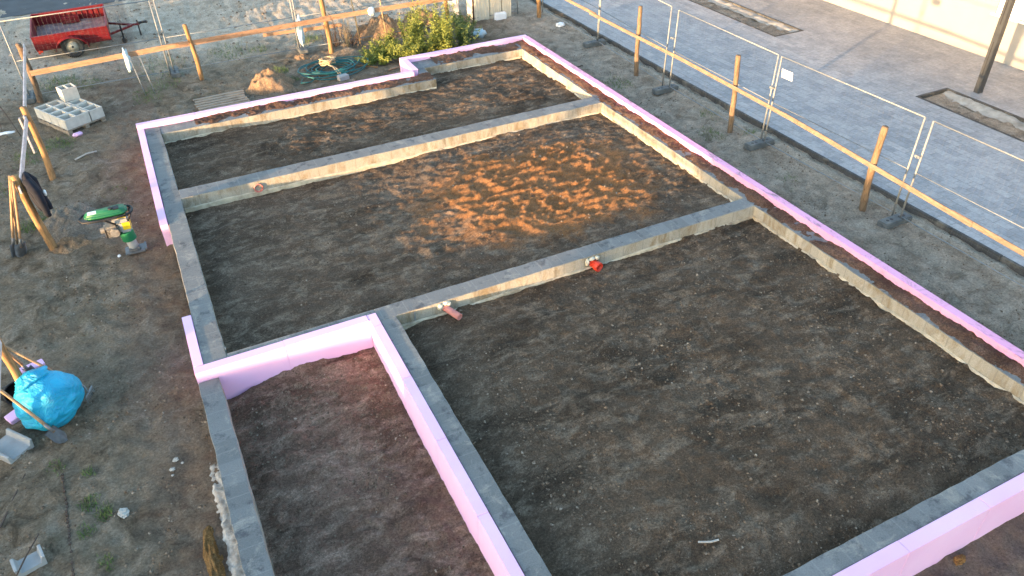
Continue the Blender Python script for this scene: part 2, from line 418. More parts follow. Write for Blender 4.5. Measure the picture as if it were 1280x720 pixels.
def grid(name, xs, ys, zf, mat, parent=None, smooth=True, hole=None):
    X, Y = np.meshgrid(xs, ys); Zv = zf(X, Y); nx, ny = len(xs), len(ys)
    v = np.c_[X.ravel(), Y.ravel(), Zv.ravel()]
    i = (np.arange(ny-1)[:, None]*nx+np.arange(nx-1)[None]).ravel()
    f = np.c_[i, i+1, i+1+nx, i+nx]
    if hole is not None:
        cx = (X[:-1, :-1]+X[1:, 1:]).ravel()/2; cy = (Y[:-1, :-1]+Y[1:, 1:]).ravel()/2
        f = f[~hole(cx, cy)]
    me = bpy.data.meshes.new(name); me.vertices.add(len(v)); me.vertices.foreach_set('co', v.ravel())
    me.loops.add(len(f)*4); me.loops.foreach_set('vertex_index', f.ravel()); me.polygons.add(len(f))
    me.polygons.foreach_set('loop_start', np.arange(len(f))*4); me.polygons.foreach_set('loop_total', np.full(len(f), 4))
    me.update(calc_edges=True); me.validate()
    if smooth: me.polygons.foreach_set('use_smooth', np.ones(len(f), bool))
    me.materials.append(mat); o = bpy.data.objects.new(name, me); COL.objects.link(o)
    if parent: o.parent = parent
    return o
def copy_tree(o, parent=None):
    c = o.copy(); COL.objects.link(c); c.parent = parent
    for ch in list(o.children): copy_tree(ch, c)
    return c

# ================================================================ SETTING
GZ = -.45
def gh(x, y):
    inside = (x > -.5)*(x < 9.65)*(y > 2.6)*(y < 18.9)
    z = GZ + .035*fbm(x*.6, y*.6, 4)+.022*fbm(x*3.1, y*3.1, 4, .6)+.020*ridge(x*2.6, y*2.6, 4)-.05*np.maximum(0, perlin(x*3.3, y*3.3)-.38)-.03*np.maximum(0, perlin(x*6.1+9, y*5.3)-.3)+.008*ridge(x*7, y*7, 3)
    z = z - .05*sm(10, 7, y)*sm(0, -1, x) - .17*sm(4.2, 2.4, y)*sm(-1, 1, x)
    z = z + .03*np.exp(-((x-10.4)/.5)**2)*fbm(x*2, y*2, 3)
    z = z - (x > 11.9)*.05*sm(11.9, 12.1, x)
    z = z - .30*inside*sm(-.45, -.3, x)*sm(9.6, 9.5, x)*sm(2.6, 2.75, y)
    far = sm(40, 26, y)*sm(-20, -6, x)*sm(60, 20, x)
    z = GZ-.02+(z-GZ+.02)*far
    return z+.25*sm(25.2, 29, y)*sm(12.5, 10, x)-.0
def gpt(x, y, dz=0.): return Vector((x, y, float(gh(np.array([x]), np.array([y]))[0])+dz))
xs = np.r_[-400, -150, -60, -25, -12, np.arange(-6, 12.6, .06), 13, 14, 16, 20, 30, 60, 150, 400]
ys = np.r_[-400, -150, -50, -20, -8, -2, 0, np.arange(1, 24, .06), np.arange(24, 40, .25), 50, 80, 150, 400]
def hole(cx, cy): return (cx > 12.35)*(cx < 19.9)*(cy > -25)*(cy < 60)
tag(grid('ground', xs, ys, gh, M_ground), kind='structure')

# soil filling the rooms inside the foundation
def fillz(base, seed, patch=False):
    def f(x, y):
        z = base+.028*fbm(x*.8+seed, y*.9, 4)+.015*ridge(x*1.6+seed+.3*y, y*3.4+seed, 4)+.016*fbm(x*5+seed, y*7, 4, .65)+.010*np.maximum(0, fbm(x*11+seed, y*11, 2)-.25)*2
        if seed == 21: z = z-.09*np.exp(-((x-2.25)/.32)**2)-.07*np.exp(-((y-2.92)/.3)**2)
        if seed == 11: z = z-.04*np.exp(-((x+.15)/.3)**2)
        if patch:
            k = np.exp(-((x-6.4)/2.1)**4-((y-11.8)/1.7)**4)
            z = z+k*(.065*ridge(x*2.0+y*.5+3, y*3.6-x*.4, 5)-.025)-.06*sm(5.0, 3.7, x)
        return z
    return f
R = lambda a, b, s=.035: np.linspace(a, b, int((b-a)/s))
tag(grid('soil', R(-.2, 9.2), R(14.5, 18.3), fillz(-.235, 4), M_soil, hole=lambda x, y: (x < 6.2)*(y > 17.6)), kind='structure')
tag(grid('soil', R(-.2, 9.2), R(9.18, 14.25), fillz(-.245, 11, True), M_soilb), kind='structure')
tag(grid('soil', R(2.25, 9.2), R(2.9, 8.97), fillz(-.245, 21), M_soil), kind='structure')
fz = fillz(0, 33)
tag(grid('soil', R(-.4, 1.95), R(-1, 9.02), lambda x, y: fz(x, y)*1.5-.62-.10*np.exp(-((x+.35)/.3)**2)+.09*sm(6.5, 9, y)+.10*np.exp(-((x-.75)/.6)**2-((y-8.9)/.7)**2), M_soil_red), kind='structure')

# road beyond the trailer
def roadz(x, y): return GZ+.27+.02*sm(29.4, 30.5, y)+0*x
tag(grid('road', R(-80, 12, 2), np.array([29.35, 30.5, 34, 38, 44]), lambda x, y: roadz(x, y), M_asph), kind='structure')

# paving with two open planting strips
PZ = -.385
mb = MB()
pits = [(16.4, 17.5, 3.0, 11.6), (16.4, 17.5, 16.5, 26.0)]
for a in [(12.215, 16.4, -25, 60), (17.5, 20.1, -25, 60), (16.4, 17.5, -25, 3.0), (16.4, 17.5, 11.6, 16.5), (16.4, 17.5, 26, 60)]:
    mb.box(*a, PZ-.25, PZ)
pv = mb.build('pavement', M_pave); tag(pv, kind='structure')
mb = MB()
y = -24.9
while y < 40:
    mb.box(12.13+rnd.uniform(-.004, .004), 12.205, y+.004, y+.996, -.7, PZ+.012+rnd.uniform(-.004, .004), .008); y += 1
tag(mb.build('kerb', M_kerb), kind='structure')
for x0, x1, y0, y1 in pits:
    tag(grid('soil', R(x0, x1, .08), R(y0, y1, .08), lambda x, y: -.50+.03*fbm(x*3, y*3, 4)+.05*np.exp(-((x-x1)/.12)**2), M_mound_d), kind='structure')
    mb = MB(); w = .07
    mb.box(x0+.002, x0+w, y0+.002, y1-.002, -.7, PZ+.006, .006); mb.box(x1-w, x1-.002, y0+.002, y1-.002, -.7, PZ+.006, .006)
    mb.box(x0+w+.002, x1-w-.002, y1-w, y1-.002, -.7, PZ+.006, .006)
    mb.box(x0+w+.002, x1-w-.002, y0+.002, y0+w, -.7, PZ+.006, .006)
    tag(mb.build('kerb', M_kerb), kind='structure')
    tag(grid('sand', R(x1-.42, x1-w, .05), R(y0+.1, y1-.1, .06), lambda x, y: -.47+.03*fbm(x*3+5, y*3, 4)+.05*sm(x1-.4, x1-.15, x), M_sand), kind='structure')
# ================================================================ NEIGHBOUR HOUSE AND ADDED SUN BLOCKERS
bd = thing('house', 'cream rendered house wall with a white framed window beyond the paving', 'house', (20.1, 12, PZ))
mb = MB()
for x0, x1, y0, y1, z0, z1 in [(0, .3, -18, -1.2, 0, 3.2), (0, .3, .7, 20, 0, 3.2), (0, .3, -1.2, .7, 0, 1.12), (0, .3, -1.2, .7, 2.5, 3.2), (.3, 8, -18, -17.7, 0, 3.2), (.3, 8, 19.7, 20, 0, 3.2), (7.7, 8, -17.7, 19.7, 0, 3.2)]:
    mb.box(x0, x1, y0, y1, z0, z1)
mb.build('wall', M_render, bd)
mb = MB(); mb.prism([(-.5, 3.2), (8.5, 3.2), (8.5, 3.32), (4, 5.6), (-.5, 3.32)], 'y', -18.4, 20.4); mb.build('roof', M_roof, bd)
mb = MB()
for a in [(.05, .12, -1.2, -1.12, 1.12, 2.5), (.05, .12, .62, .7, 1.12, 2.5), (.05, .12, -1.12, .62, 1.12, 1.2), (.05, .12, -1.12, .62, 2.42, 2.5), (.05, .12, -.29, -.21, 1.2, 2.42)]: mb.box(*a, .004)
wf = mb.build('window', M_frame, bd)
mb = MB(); mb.box(.08, .09, -1.12, .62, 1.2, 2.42); mb.build('pane', M_white, wf)
mb = MB(); mb.box(-.06, .05, -1.28, .78, 1.07, 1.118, .005); mb.build('sill', M_frame, wf)

# block added to cast shade over the near part of the site (out of view, behind and to the left of the camera)
hs = thing('shade_block', 'long flat roofed grey block behind the camera, added unseen to shade the site', 'shade_block', (-17.5, -.10, GZ), math.atan2(.37, .93))
mb = MB(); mb.box(-6, 0, -30, 0, 0, 2.85); mb.build('wall', M_grey, hs)
mb = MB(); mb.box(-6.05, .05, -30.05, .05, 2.855, 3.05, .01); mb.build('roof', M_conc, hs)

# low wall added on the left to shade the ground (out of view)
gw = MB(); gw.box(-9.2, -9.0, -3, 60, GZ-.3, GZ+1.08, .01); tag(gw.build('shade_wall', M_conc), 'low pale wall on the left, added unseen to shade the ground', 'wall')

# ================================================================ FOUNDATION
fd = thing('foundation', 'block foundation of a house with soil filled rooms and pink foam boards around it', 'foundation', (0, 0, 0))
def wall(x0, x1, y0, y1, z0, z1, mat, jit=.010):
    step = .08
    nx = max(1, int((x1-x0)/step)); ny = max(1, int((y1-y0)/step))
    b = bmesh.new()
    r = bmesh.ops.create_cube(b, size=1)['verts']
    for v in r: v.co = Vector(((x0+x1)/2+v.co.x*(x1-x0), (y0+y1)/2+v.co.y*(y1-y0), (z0+z1)/2+v.co.z*(z1-z0)))
    for ax, n in ((0, nx), (1, ny), (2, 3)):
        lo = (x0, y0, z0)[ax]; hi = (x1, y1, z1)[ax]
        for k in range(1, n):
            no = [0, 0, 0]; no[ax] = 1; pt = [0, 0, 0]; pt[ax] = lo+(hi-lo)*k/n
            bmesh.ops.bisect_plane(b, geom=b.verts[:]+b.edges[:]+b.faces[:], plane_co=pt, plane_no=no)
    L = nx > ny
    for v in b.verts:
        c = v.co; l = c.x if L else c.y
        d = float(fbm(np.array([l*2.5+c.z*3]), np.array([c.x+c.y*1.3]), 3)[0])*jit
        if L:
            if abs(c.y-y0) < 1e-4 or abs(c.y-y1) < 1e-4: c.y += d
        else:
            if abs(c.x-x0) < 1e-4 or abs(c.x-x1) < 1e-4: c.x += d
        if abs(c.z-z1) < 1e-4: c.z += abs(d)*-.3
    es = [e for e in b.edges if len(e.link_faces) == 2 and e.calc_face_angle(0) > 1.0]
    bmesh.ops.bevel(b, geom=es, offset=.007, segments=1, affect='EDGES')
    me = bpy.data.meshes.new('block_wall'); bmesh.ops.recalc_face_normals(b, faces=b.faces[:]); b.to_mesh(me); b.free(); me.materials.append(mat)
    o = bpy.data.objects.new('block_wall', me); COL.objects.link(o); o.parent = fd
    return o
e = .002
wall(-.463, -.145, 9.129, 17.82, -.9, 0, WY)
wall(-.145+e, 2.045-e, 9.131, 9.235, -.9, -.003, WX, .002)
wall(2.045, 9.13-e, 8.92, 9.232, -.9, 0, WX)
wall(2.047, 2.293, 2.726, 8.92-e, -.9, 0, WY)
wall(2.293+e, 9.13-e, 2.726, 2.961, -.9, 0, WX)
wall(-.145+e, 9.13-e, 14.18, 14.56, -.9, 0, WX)
wall(9.13, 9.433, 2.726, 18.798, -.9, -.004, WY)
wall(-.145+e, 6.32, 17.39, 17.818, -.9, -.006, WX)
wall(6.082, 6.32, 17.82, 18.24-e, -.9, -.002, WY)
wall(6.082, 9.13-e, 18.24, 18.798, -.9, -.006, WX)
wall(-.60, -.32, 1.0, 8.963, -1.1, -.15, WY)

# mortar splashed along the foot of the walls: a low wavy ledge
def foot(x0, x1, y0, y1, z0=-.30, zt=-.215):
    L = (x1-x0) > (y1-y0); n = int(max(x1-x0, y1-y0)/.07)
    top = lambda l: zt+.022*float(fbm(np.array([l*1.1+x0*3]), np.array([y0*2.1+.3]), 4)[0])
    b = MB(); prev = None
    for k in range(n+1):
        l = (x0 if L else y0)+(max(x1-x0, y1-y0))*k/n; w = .022+.014*float(perlin(np.array([l*3.1]), np.array([7.7+x0]))[0]); t = top(l)
        if L: P = [(l, y0, z0), (l, y0, t), (l, y0-w*0+ (y1-y0), t+.012), (l, y1, z0)]
        else: P = [(x0, l, z0), (x0, l, t), (x1, l, t+.012), (x1, l, z0)]
        ring = [b.b.verts.new(p) for p in P]
        if prev:
            for i in range(4): b.b.faces.new((prev[i], prev[(i+1) % 4], ring[(i+1) % 4], ring[i]))
        prev = ring
    return b.build('mortar_foot', M_foot, fd)
foot(-.14, 9.12, 14.15, 14.176)
foot(2.3, 9.12, 8.885, 8.914)
foot(9.095, 9.124, 2.97, 8.88)
foot(9.10, 9.124, 9.24, 14.14)
foot(9.10, 9.124, 14.57, 18.2)
foot(-.14, 6.3, 17.36, 17.384)
foot(6.33, 9.09, 18.21, 18.236)

# pink boards, each a part
def boards(axis, a0, a1, c0, c1, z0, z1, mat, L=1.25):
    a = a0; k = 0
    while a < a1-.01:
        b = min(a+L, a1);
        if a1-b < .2: b = a1
        j = rnd.uniform(-.0015, .0015); dz = rnd.uniform(-.003, .001)
        m = MB()
        if axis == 'x': m.box(a+.0008, b-.0008, c0+j, c1+j, z0, z1+dz, .004)
        else: m.box(c0+j, c1+j, a+.0008, b-.0008, z0, z1+dz, .004)
        m.build('insulation_board', mat, fd); a = b
boards('y', 13.30, 17.81, -.602, -.468, -.8, .02, M_pink)
boards('y', 10.38, 9.131+0, -.602, -.468, -.8, .012, M_pink) if 0 else boards('y', 9.135, 10.38, -.602, -.468, -.8, .012, M_pink)
boards('x', -.606, 1.895, 8.972, 9.124, -.9, .014, M_pink)
boards('y', 2.56, 9.122, 1.90, 2.040, -.95, .014, M_pink)
boards('x', 2.045, 9.60, 2.555, 2.719, -.9, .014, M_pink)
boards('y', 2.73, 18.79, 9.442, 9.598, -.9, .115, M_pinkd)
boards('x', -.602, 5.91, 17.826, 17.982, -.8, .095, M_pink)
boards('y', 17.99, 18.79, 5.918, 6.076, -.8, .095, M_pink)
boards('x', 5.918, 9.60, 18.805, 18.962, -.8, .10, M_pink)
mb = MB(); mb.box(9.608, 9.626, 2.56, 18.96, -.7, .10, .004); tag(mb.build('black_strip', M_black, fd), 'thin black strip behind the pink boards along the right edge')  # thin black strip along the outer side of the right boards
# crumbled soil lying on the outer wall tops
def dirt(x0, x1, y0, y1, thr, amp=.05, seed=0, side=None):
    def f(x, y):
        z = -.012+amp*(fbm(x*2.2+seed, y*2.2, 4, .6)-thr)+.012*fbm(x*14, y*14, 3)
        if side == 'x': z = z-.03*sm(.45, 0, (x-x0)/(x1-x0))
        if side == 'y': z = z-.03*sm(.45, 0, (y-y0)/(y1-y0))
        return z
    tag(grid('dirt_layer', np.linspace(x0, x1, max(8, int((x1-x0)/.022))), np.linspace(y0, y1, max(8, int((y1-y0)/.022))), f, M_dirt, fd), 'reddish brown crumbled soil lying on the wall top', kind='stuff')
dirt(9.14, 9.44, 2.75, 18.79, -1.0, .03, 2, 'x')
dirt(.6, 6.3, 17.40, 17.824, -.9, .03, 5, 'y')
dirt(6.7, 9.12, 18.25, 18.80, -.95, .03, 9, 'y')

# pipes through the walls
def pipe(name, label, P, Q, r, mat, lip=True, foam=None, wallr=.006):
    P, Q = Vector(P), Vector(Q); d = (Q-P); L = d.length
    m = d.to_track_quat('Z', 'Y').to_matrix().to_4x4(); m.translation = P
    o = thing(name, label, 'pipe', P, 0, 'drain pipes through the foundation walls')
    m = Matrix.Translation(-P) @ m
    k = MB(); prof = [(r, 0), (r, L)] + ([(r, L)] if 0 else []) + [(r-wallr, L), (r-wallr, 0)]
    if lip: prof = [(r, 0), (r, L-.09), (r+.012, L-.08), (r+.012, L), (r-wallr+.004, L), (r-wallr, L-.08), (r-wallr, 0)]
    k.lathe(prof, 28, m, True); k.build('barrel', mat, o, True)
    k = MB(); k.lathe([(0.001, .02), (r-wallr-.001, .02), (r-wallr-.001, .03), (.001, .03)], 20, m, True); k.build('inside_end', M_black, o)
    if foam:
        k = MB()
        for c, s, q in foam: k.blob(Vector(c)-P, s, 3, .35, 2.5, q)
        k.build('foam_seal', M_pu, o, True)
    return o
pipe('drain_pipe', 'round red pipe end flush in the wall of the farthest room, ringed in white', (1.28, 14.25, -.14), (1.28, 14.155, -.14), .075, M_pipe, False,
     None).children[0]
k = MB(); k.lathe([(.075, 0), (.092, 0), (.092, .018), (.075, .018)], 28, Matrix.Translation(Vector((1.28, 14.15, -.14))) @ Matrix.Rotation(math.pi/2, 4, 'X') @ Matrix.Translation((0, 0, -.012)), True)
q = [o for o in S.objects if o.name == 'drain_pipe'][0]; ob = k.build('rim', M_pipel, q, True); ob.location = -q.location
pipe('drain_pipe', 'dusty pink pipe stub sticking out of the middle wall beside the terrace corner', (3.05, 8.95, -.11), (3.20, 8.62, -.155), .055, M_pipel, False,
     [((3.0, 8.90, -.08), (.045, .035, .06), 1), ((3.10, 8.91, -.045), (.06, .035, .035), 4), ((3.14, 8.90, -.07), (.035, .03, .04), 8)])
pipe('drain_pipe', 'bright red pipe socket in white foam in the middle of the dividing wall', (5.70, 8.96, -.13), (5.76, 8.74, -.15), .070, M_piper, True,
     [((5.615, 8.90, -.10), (.035, .035, .075), 2), ((5.70, 8.90, -.055), (.06, .035, .03), 5), ((5.80, 8.90, -.06), (.04, .03, .04), 7)])
def strap(x, y, z0, z1, lab, w=.012):
    m = MB(); m.box(x-w, x+w, y-.012, y, z0, z1, .002); tag(m.build('metal_strip', M_zinc, fd), lab)
strap(2.58, 8.91, -.19, -.03, 'thin steel strip hanging on the middle wall')
for a in ((14.0, 14.03), (9.33, 9.38)):
    m = MB(); m.box(-.14, -.128, a[0], a[1], -.2, .008, .002); m.build('metal_strip', M_zinc, fd)

# ================================================================ FENCES
def stake(p, q, r0, r1, seed, name='post', mat=None, parent=None, n=12):
    p, q = Vector(p), Vector(q); rr = random.Random(seed); pts = []; rs = []
    K = 14
    for i in range(K):
        t = i/(K-1); c = p.lerp(q, t); w = .016*math.sin(t*5+seed)+.006*rr.uniform(-1, 1)
        pts.append(c+Vector((w, .012*math.cos(t*4+seed*2), 0))); rs.append((r0*(1-t)+r1*t)*(1+rr.uniform(-.07, .07)))
    m = MB(); m.tube(pts, rs, n); o = m.build(name, mat or M_stake, parent, True); return o
def fence(label, posts, rails, railmat=None, loc=(0, 0, 0)):
    o = thing('wooden_fence', label, 'fence', loc)
    L = Vector(loc)
    for i, (p, q, r, m) in enumerate(posts): stake(Vector(p)-L, Vector(q)-L, r, r*.86, i*3+int(abs(p[1])*10), 'post', m, o)
    for p, q, w, h in rails:
        k = MB(); k.obox(Vector(p)-L, Vector(q)-L, w, h, .003); k.build('rail', railmat or M_rail, o)
    return o
G = -.6
fence('rough wooden stake fence with one orange rail between the pink wall and the paving',
      [((11.38, 16.05, G), (11.30, 16.05, 1.36), .060, M_staker), ((11.36, 12.25, G), (11.20, 12.20, 1.36), .060, M_staker), ((11.37, 8.42, G), (11.12, 8.25, 1.36), .068, M_staker),
       ((11.36, 4.3, G), (11.2, 4.3, 1.30), .06, M_staker), ((11.42, 21.6, G), (11.40, 21.6, 1.4), .07, None)],
      [((11.31, 22.0, .60), (11.27, 18.0, .64), .022, .085), ((11.24, 18.3, .62), (11.225, 14.0, .66), .022, .085), ((11.20, 14.4, .68), (11.15, 10.2, .66), .022, .085), ((11.17, 10.6, .66), (11.12, 6.2, .50), .022, .09), ((11.14, 6.6, .52), (11.1, 2.2, .40), .022, .09)], M_railr, loc=(11.38, 12.2, GZ))
fence('wooden stake fence with a long pale rail across the back of the plot',
      [((1.20, 21.35, G), (1.14, 21.3, 1.08), .062, None), ((4.80, 21.7, G), (4.74, 21.65, 1.35), .072, None), ((8.35, 21.55, G), (8.30, 21.55, 1.45), .065, None)],
      [((-2.62, 21.55, .42), (1.0, 21.33, .60), .024, .13), ((.85, 21.28, .60), (4.9, 21.58, .57), .024, .13), ((4.6, 21.60, .58), (8.4, 21.50, .62), .024, .13),
       ((3.2, 22.9, .0), (5.4, 22.5, .05), .024, .10)], loc=(2.8, 21.4, GZ))
fence('weathered stake fence with a grey board rail along the left side of the plot',
      [((-2.68, 21.9, G), (-2.62, 21.65, 1.12), .075, M_bark), ((-2.44, 17.2, G), (-2.45, 17.35, 1.12), .068, M_stake), ((-2.43, 14.15, G), (-2.56, 14.15, 1.12), .072, M_stake), ((-2.75, 9.75, G), (-2.72, 9.75, 1.10), .06, M_stake),
       ((-2.62, 5.0, G), (-2.6, 5.0, 1.0), .06, M_stake)],
      [((-2.55, 21.9, .98), (-2.50, 17.2, .92), .03, .12), ((-2.47, 17.6, .90), (-2.53, 14.0, .90), .03, .12), ((-2.69, 9.7, .9), (-2.60, 4.6, .9), .03, .10), ((-2.56, 17.1, .25), (-2.57, 17.1, 1.0), .08, .03)], M_railg, loc=(-2.5, 14, GZ))

def heras():
    o = thing('mesh_fence_panel', 'x', 'fence panel', (0, 0, 0))       # runs along +x from 0 to 3.4
    zb, zt = .13, 2.0
    m = MB()
    for x in (.02, 3.42): m.tube([(x, 0, .03), (x, 0, zt)], .018, 8)
    m.tube([(.02, 0, zt), (3.42, 0, zt)], .013, 8); m.tube([(.02, 0, zb), (3.42, 0, zb)], .011, 8); m.tube([(.02, 0, 1.02), (3.42, 0, 1.02)], .009, 6)
    m.build('frame', M_zinc, o, True)
    m = MB()
    for i in range(1, 34): m.tube([(i*.1+.02, 0, zb), (i*.1+.02, 0, zt)], .0009, 3, False)
    for i in range(1, 8): m.tube([(.02, 0, zb+i*.235), (3.42, 0, zb+i*.235)], .0009, 3, False)
    m.build('wire_mesh', M_wire, o)
    return o
def foot_block():
    m = MB(); m.box(-.11, .11, -.34, .34, 0, .13, .02)
    o = m.build('ballast_block', M_rubber)
    for y in (-.2, -.1, .1, .2):
        m = MB(); m.lathe([(.03, .131), (.03, .134), (.001, .134)], 10, Matrix.Translation((0, y, 0))); m.build('socket_hole', M_black, o)
    return o
def clamp_ob():
    m = MB(); m.box(-.045, .045, -.03, .03, -.022, .022, .006); m.tube([(-.02, 0, 0), (-.02, .07, 0)], .009, 6); return m.build('fence_clamp', M_zinc)
H0, F0, C0 = heras(), foot_block(), clamp_ob()
used = [0, 0, 0]
def place(kind, proto, loc, rz, label, cat, group, tilt=0):
    o = proto if used[kind] == 0 else copy_tree(proto)
    used[kind] = 1; o.location = loc; o.rotation_euler = (tilt, 0, rz); tag(o, label, cat, group); return o
hy = [22.0, 18.55, 14.85, 11.35, 7.78, 4.2, .7]
hx = [11.75, 11.70, 11.52, 11.50, 11.60, 11.6, 11.6]
RL = ['farthest mesh fence panel on the right, above the light post stake', 'second farthest mesh panel along the paving, left of the farthest paving stake', 'mesh panel along the paving behind the stake nearest its third foot',
      'mesh panel along the paving carrying the small white plate', 'nearest mesh panel along the paving, cut by the right edge of the photo', 'mesh panel along the paving beyond the right edge']
for i in range(6):
    a = Vector((hx[i], hy[i], GZ)); b = Vector((hx[i+1], hy[i+1], GZ)); d = b-a
    place(0, H0, a, math.atan2(d.y, d.x), RL[i], 'fence panel', 'steel mesh fence panels', rad(-1.5))
RF = ['', 'ballast block on the sand in line with the farthest paving stake', 'grey ballast block left of the farthest leaning stake base', 'grey ballast block below the white plate panel', 'dark grey ballast block right of the thick leaning stake', 'ballast block beyond the right edge']
for i in (1, 2, 3, 4, 5):
    place(1, F0, gpt(hx[i]-.1, hy[i], -.01), rad(90), RF[i], 'ballast block', 'ballast blocks of the mesh fence')
    place(2, C0, (hx[i]-.04, hy[i], GZ+1.35), rad(90), 'clamp above the '+RF[i], 'clamp', 'fence clamps')
bx = [-2.93, .58, 4.05, 7.55, 11.0]
BL = ['mesh fence panel in front of the red trailer', 'mesh fence panel behind the left pale rail, right of the trailer', 'mesh fence panel behind the hose and the bundle of dry twigs', 'mesh fence panel behind the green weeds']
for i in range(4): place(0, H0, (bx[i], 22.2, GZ), 0, BL[i], 'fence panel', 'steel mesh fence panels', rad(1.))
BF = ['ballast block left of the barked stake', 'ballast block right of the pale rail joint by the trailer', 'ballast block on a clod of soil above the earth mound', 'ballast block among the weeds']
for i in range(4):
    place(1, F0, gpt(bx[i]+.03, 22.2, 0), 0, BF[i], 'ballast block', 'ballast blocks of the mesh fence')
    place(2, C0, (bx[i], 22.17, GZ+1.2), 0, 'clamp above the '+BF[i], 'clamp', 'fence clamps')
m = MB(); m.box(-.005, .005, -.14, .14, -.09, .09, .002); sg = m.build('sign_plate', M_white); sg.location = (11.47, 11.02, 1.28); sg.rotation_euler = (0, rad(-8), rad(4))
tag(sg, 'small white plate hung on the mesh fence right of the second clamp', 'sign')
m = MB()
for k in range(4): m.box(-.0075, -.0062, -.10, .06+.02*(k % 2), -.055+k*.03, -.045+k*.03)
m.build('print', M_grey, sg)

# ================================================================ LAMP POST
lp = thing('lamp_post', 'dark slim lamp post standing on the paving in front of the cream wall', 'lamp post', (17.9, 11.05, PZ))
m = MB(); m.box(-.075, .075, -.075, .075, 0, 5.0, .006); m.build('pole', M_lamp, lp)
m = MB()
for z0, z1 in ((.45, 1.25), (1.65, 2.5), (2.9, 3.7)): m.box(-.079, -.0755, -.008, .008, z0, z1)
m.build('slot', M_black, lp)
m = MB(); m.box(-.95, -.06, -.09, .09, 4.9, 4.98, .01); m.build('lamp_head', M_lamp, lp)

# ================================================================ TRAILER
tr = thing('trailer', 'small open red utility trailer with dirt in its bed beside the road', 'trailer', (-1.68, 25.95, -.40), rad(-1.5))
hub = tr
tilt = Matrix.Rotation(rad(5.5), 4, 'X') @ Matrix.Rotation(rad(-1.0), 4, 'Y')
def tp(mbx, name, mat, par=tr, smooth=False):
    o = mbx.build(name, mat, par, smooth)
    if par is tr: o.matrix_local = tilt
    return o
lx, wy, zb, zt = .98, .86, .42, .76
m = MB(); m.box(-lx, lx, -wy, wy, zb-.03, zb, .003); m.box(-lx, lx, -wy+.1, -wy+.16, zb-.1, zb-.032); m.box(-lx, lx, wy-.16, wy-.1, zb-.1, zb-.032); tp(m, 'chassis', M_red)
for s, nm in ((-1, 'side_panel'), (1, 'side_panel')):
    y = s*wy; m = MB(); m.box(-lx, lx, min(y, y-s*.028), max(y, y-s*.028), zb+.002, zt, .004)
    for z in (zt-.025, zb+.10, zb+.2, zb+.03):
        m.box(-lx-.002, lx+.002, min(y+s*.001, y+s*.018), max(y+s*.001, y+s*.018), z-.012, z+.02, .004)
    for k in range(13 if s > 0 else 0):
        x = -lx+.1+k*.15; m.box(x-.02, x+.02, y-s*.045, y-s*.029, zb+.02, zt-.04, .004)
    m.box(-lx-.003, lx+.003, y-.03, y+.03, zt+.001, zt+.03, .006)
    tp(m, nm, M_red)
for s, nm in ((-1, 'tailgate'), (1, 'headboard')):
    x = s*lx; m = MB(); m.box(min(x, x-s*.025), max(x, x-s*.025), -wy+.03, wy-.03, zb+.002, zt, .004); m.box(x-.02, x+.02, -wy+.032, wy-.032, zt+.001, zt+.028, .004); tp(m, nm, M_red)
o = grid('bed_floor', np.linspace(-lx+.03, lx-.03, 60), np.linspace(-wy+.03, wy-.03, 50), lambda x, y: zb+.012+.03*np.maximum(0, fbm(x*2, y*2, 4)+.15), M_redd, tr); o.matrix_local = tilt
m = MB(); m.box(-.25, .25, wy-.24, wy-.05, zb+.03, zb+.20, .02); tp(m, 'wheel_box', M_red)
# mudguard
m = MB(); n = 12; y0, y1 = -wy-.20, -wy-.021
cx, cz, R0 = -.05, .29, .40
for sgn, rr_, (ya, yb) in ((1, R0, (y0, y1)),):
    ring = []
    for k in range(n+1):
        a = math.pi*(.05+.9*k/n)
        ring.append([m.b.verts.new((cx-math.cos(a)*r_*1.1, yy, cz+math.sin(a)*r_)) for r_, yy in ((rr_, ya), (rr_, yb), (rr_-.015, yb), (rr_-.015, ya))])
    for a, b in zip(ring, ring[1:]):
        for i in range(4): m.b.faces.new((a[i], a[(i+1) % 4], b[(i+1) % 4], b[i]))
tp(m, 'mudguard', M_red)
for s in (-1, 1):
    m = MB(); W_ = .075; X = Matrix.Translation((cx, s*(wy+.10), .29)) @ Matrix.Rotation(rad(90), 4, 'X')
    m.lathe([(.175, -W_), (.25, -W_-.004), (.285, -W_+.02), (.29, 0), (.285, W_-.02), (.25, W_+.004), (.175, W_), (.18, 0)], 36, X, True)
    for k in range(36):
        m.box(.284, .297, -.016, .016, -.07, .07, 0, X @ Matrix.Rotation(2*math.pi*k/36, 4, 'Z'))
    w = m.build('wheel', M_tyre, tr)
    m = MB(); m.lathe([(.178, -.06), (.165, -.055), (.15, -.01), (.09, .0), (.06, .022), (.05, .03), (.001, .03), (.001, .04), (.062, .036), (.095, .012), (.155, 0), (.178, .05)], 28, X, False); m.build('rim', M_rim, w, True)
    m = MB()
    for k in range(8): m.lathe([(.024, -.02), (.024, .016 if s < 0 else .012), (.001, .016 if s < 0 else .012)], 10, X @ Matrix.Rotation(k*math.pi/4, 4, 'Z') @ Matrix.Translation((.122, 0, 0)))
    m.lathe([(.03, 0), (.03, .05), (.001, .055)], 12, X)
    m.build('rim_holes', M_black, w)
m = MB(); m.tube([(cx, -wy, .29), (cx, wy, .29)], .03, 8); m.build('axle', M_black, tr)
m = MB(); m.obox((lx-.05, -.45, zb-.06), (lx+.62, -.03, zb-.06), .05, .06, .004); m.obox((lx-.05, .45, zb-.061), (lx+.62, .03, zb-.061), .05, .06, .004); m.obox((lx+.5, 0, zb-.055), (lx+.85, 0, zb-.055), .06, .05, .004); tp(m, 'drawbar', M_red)
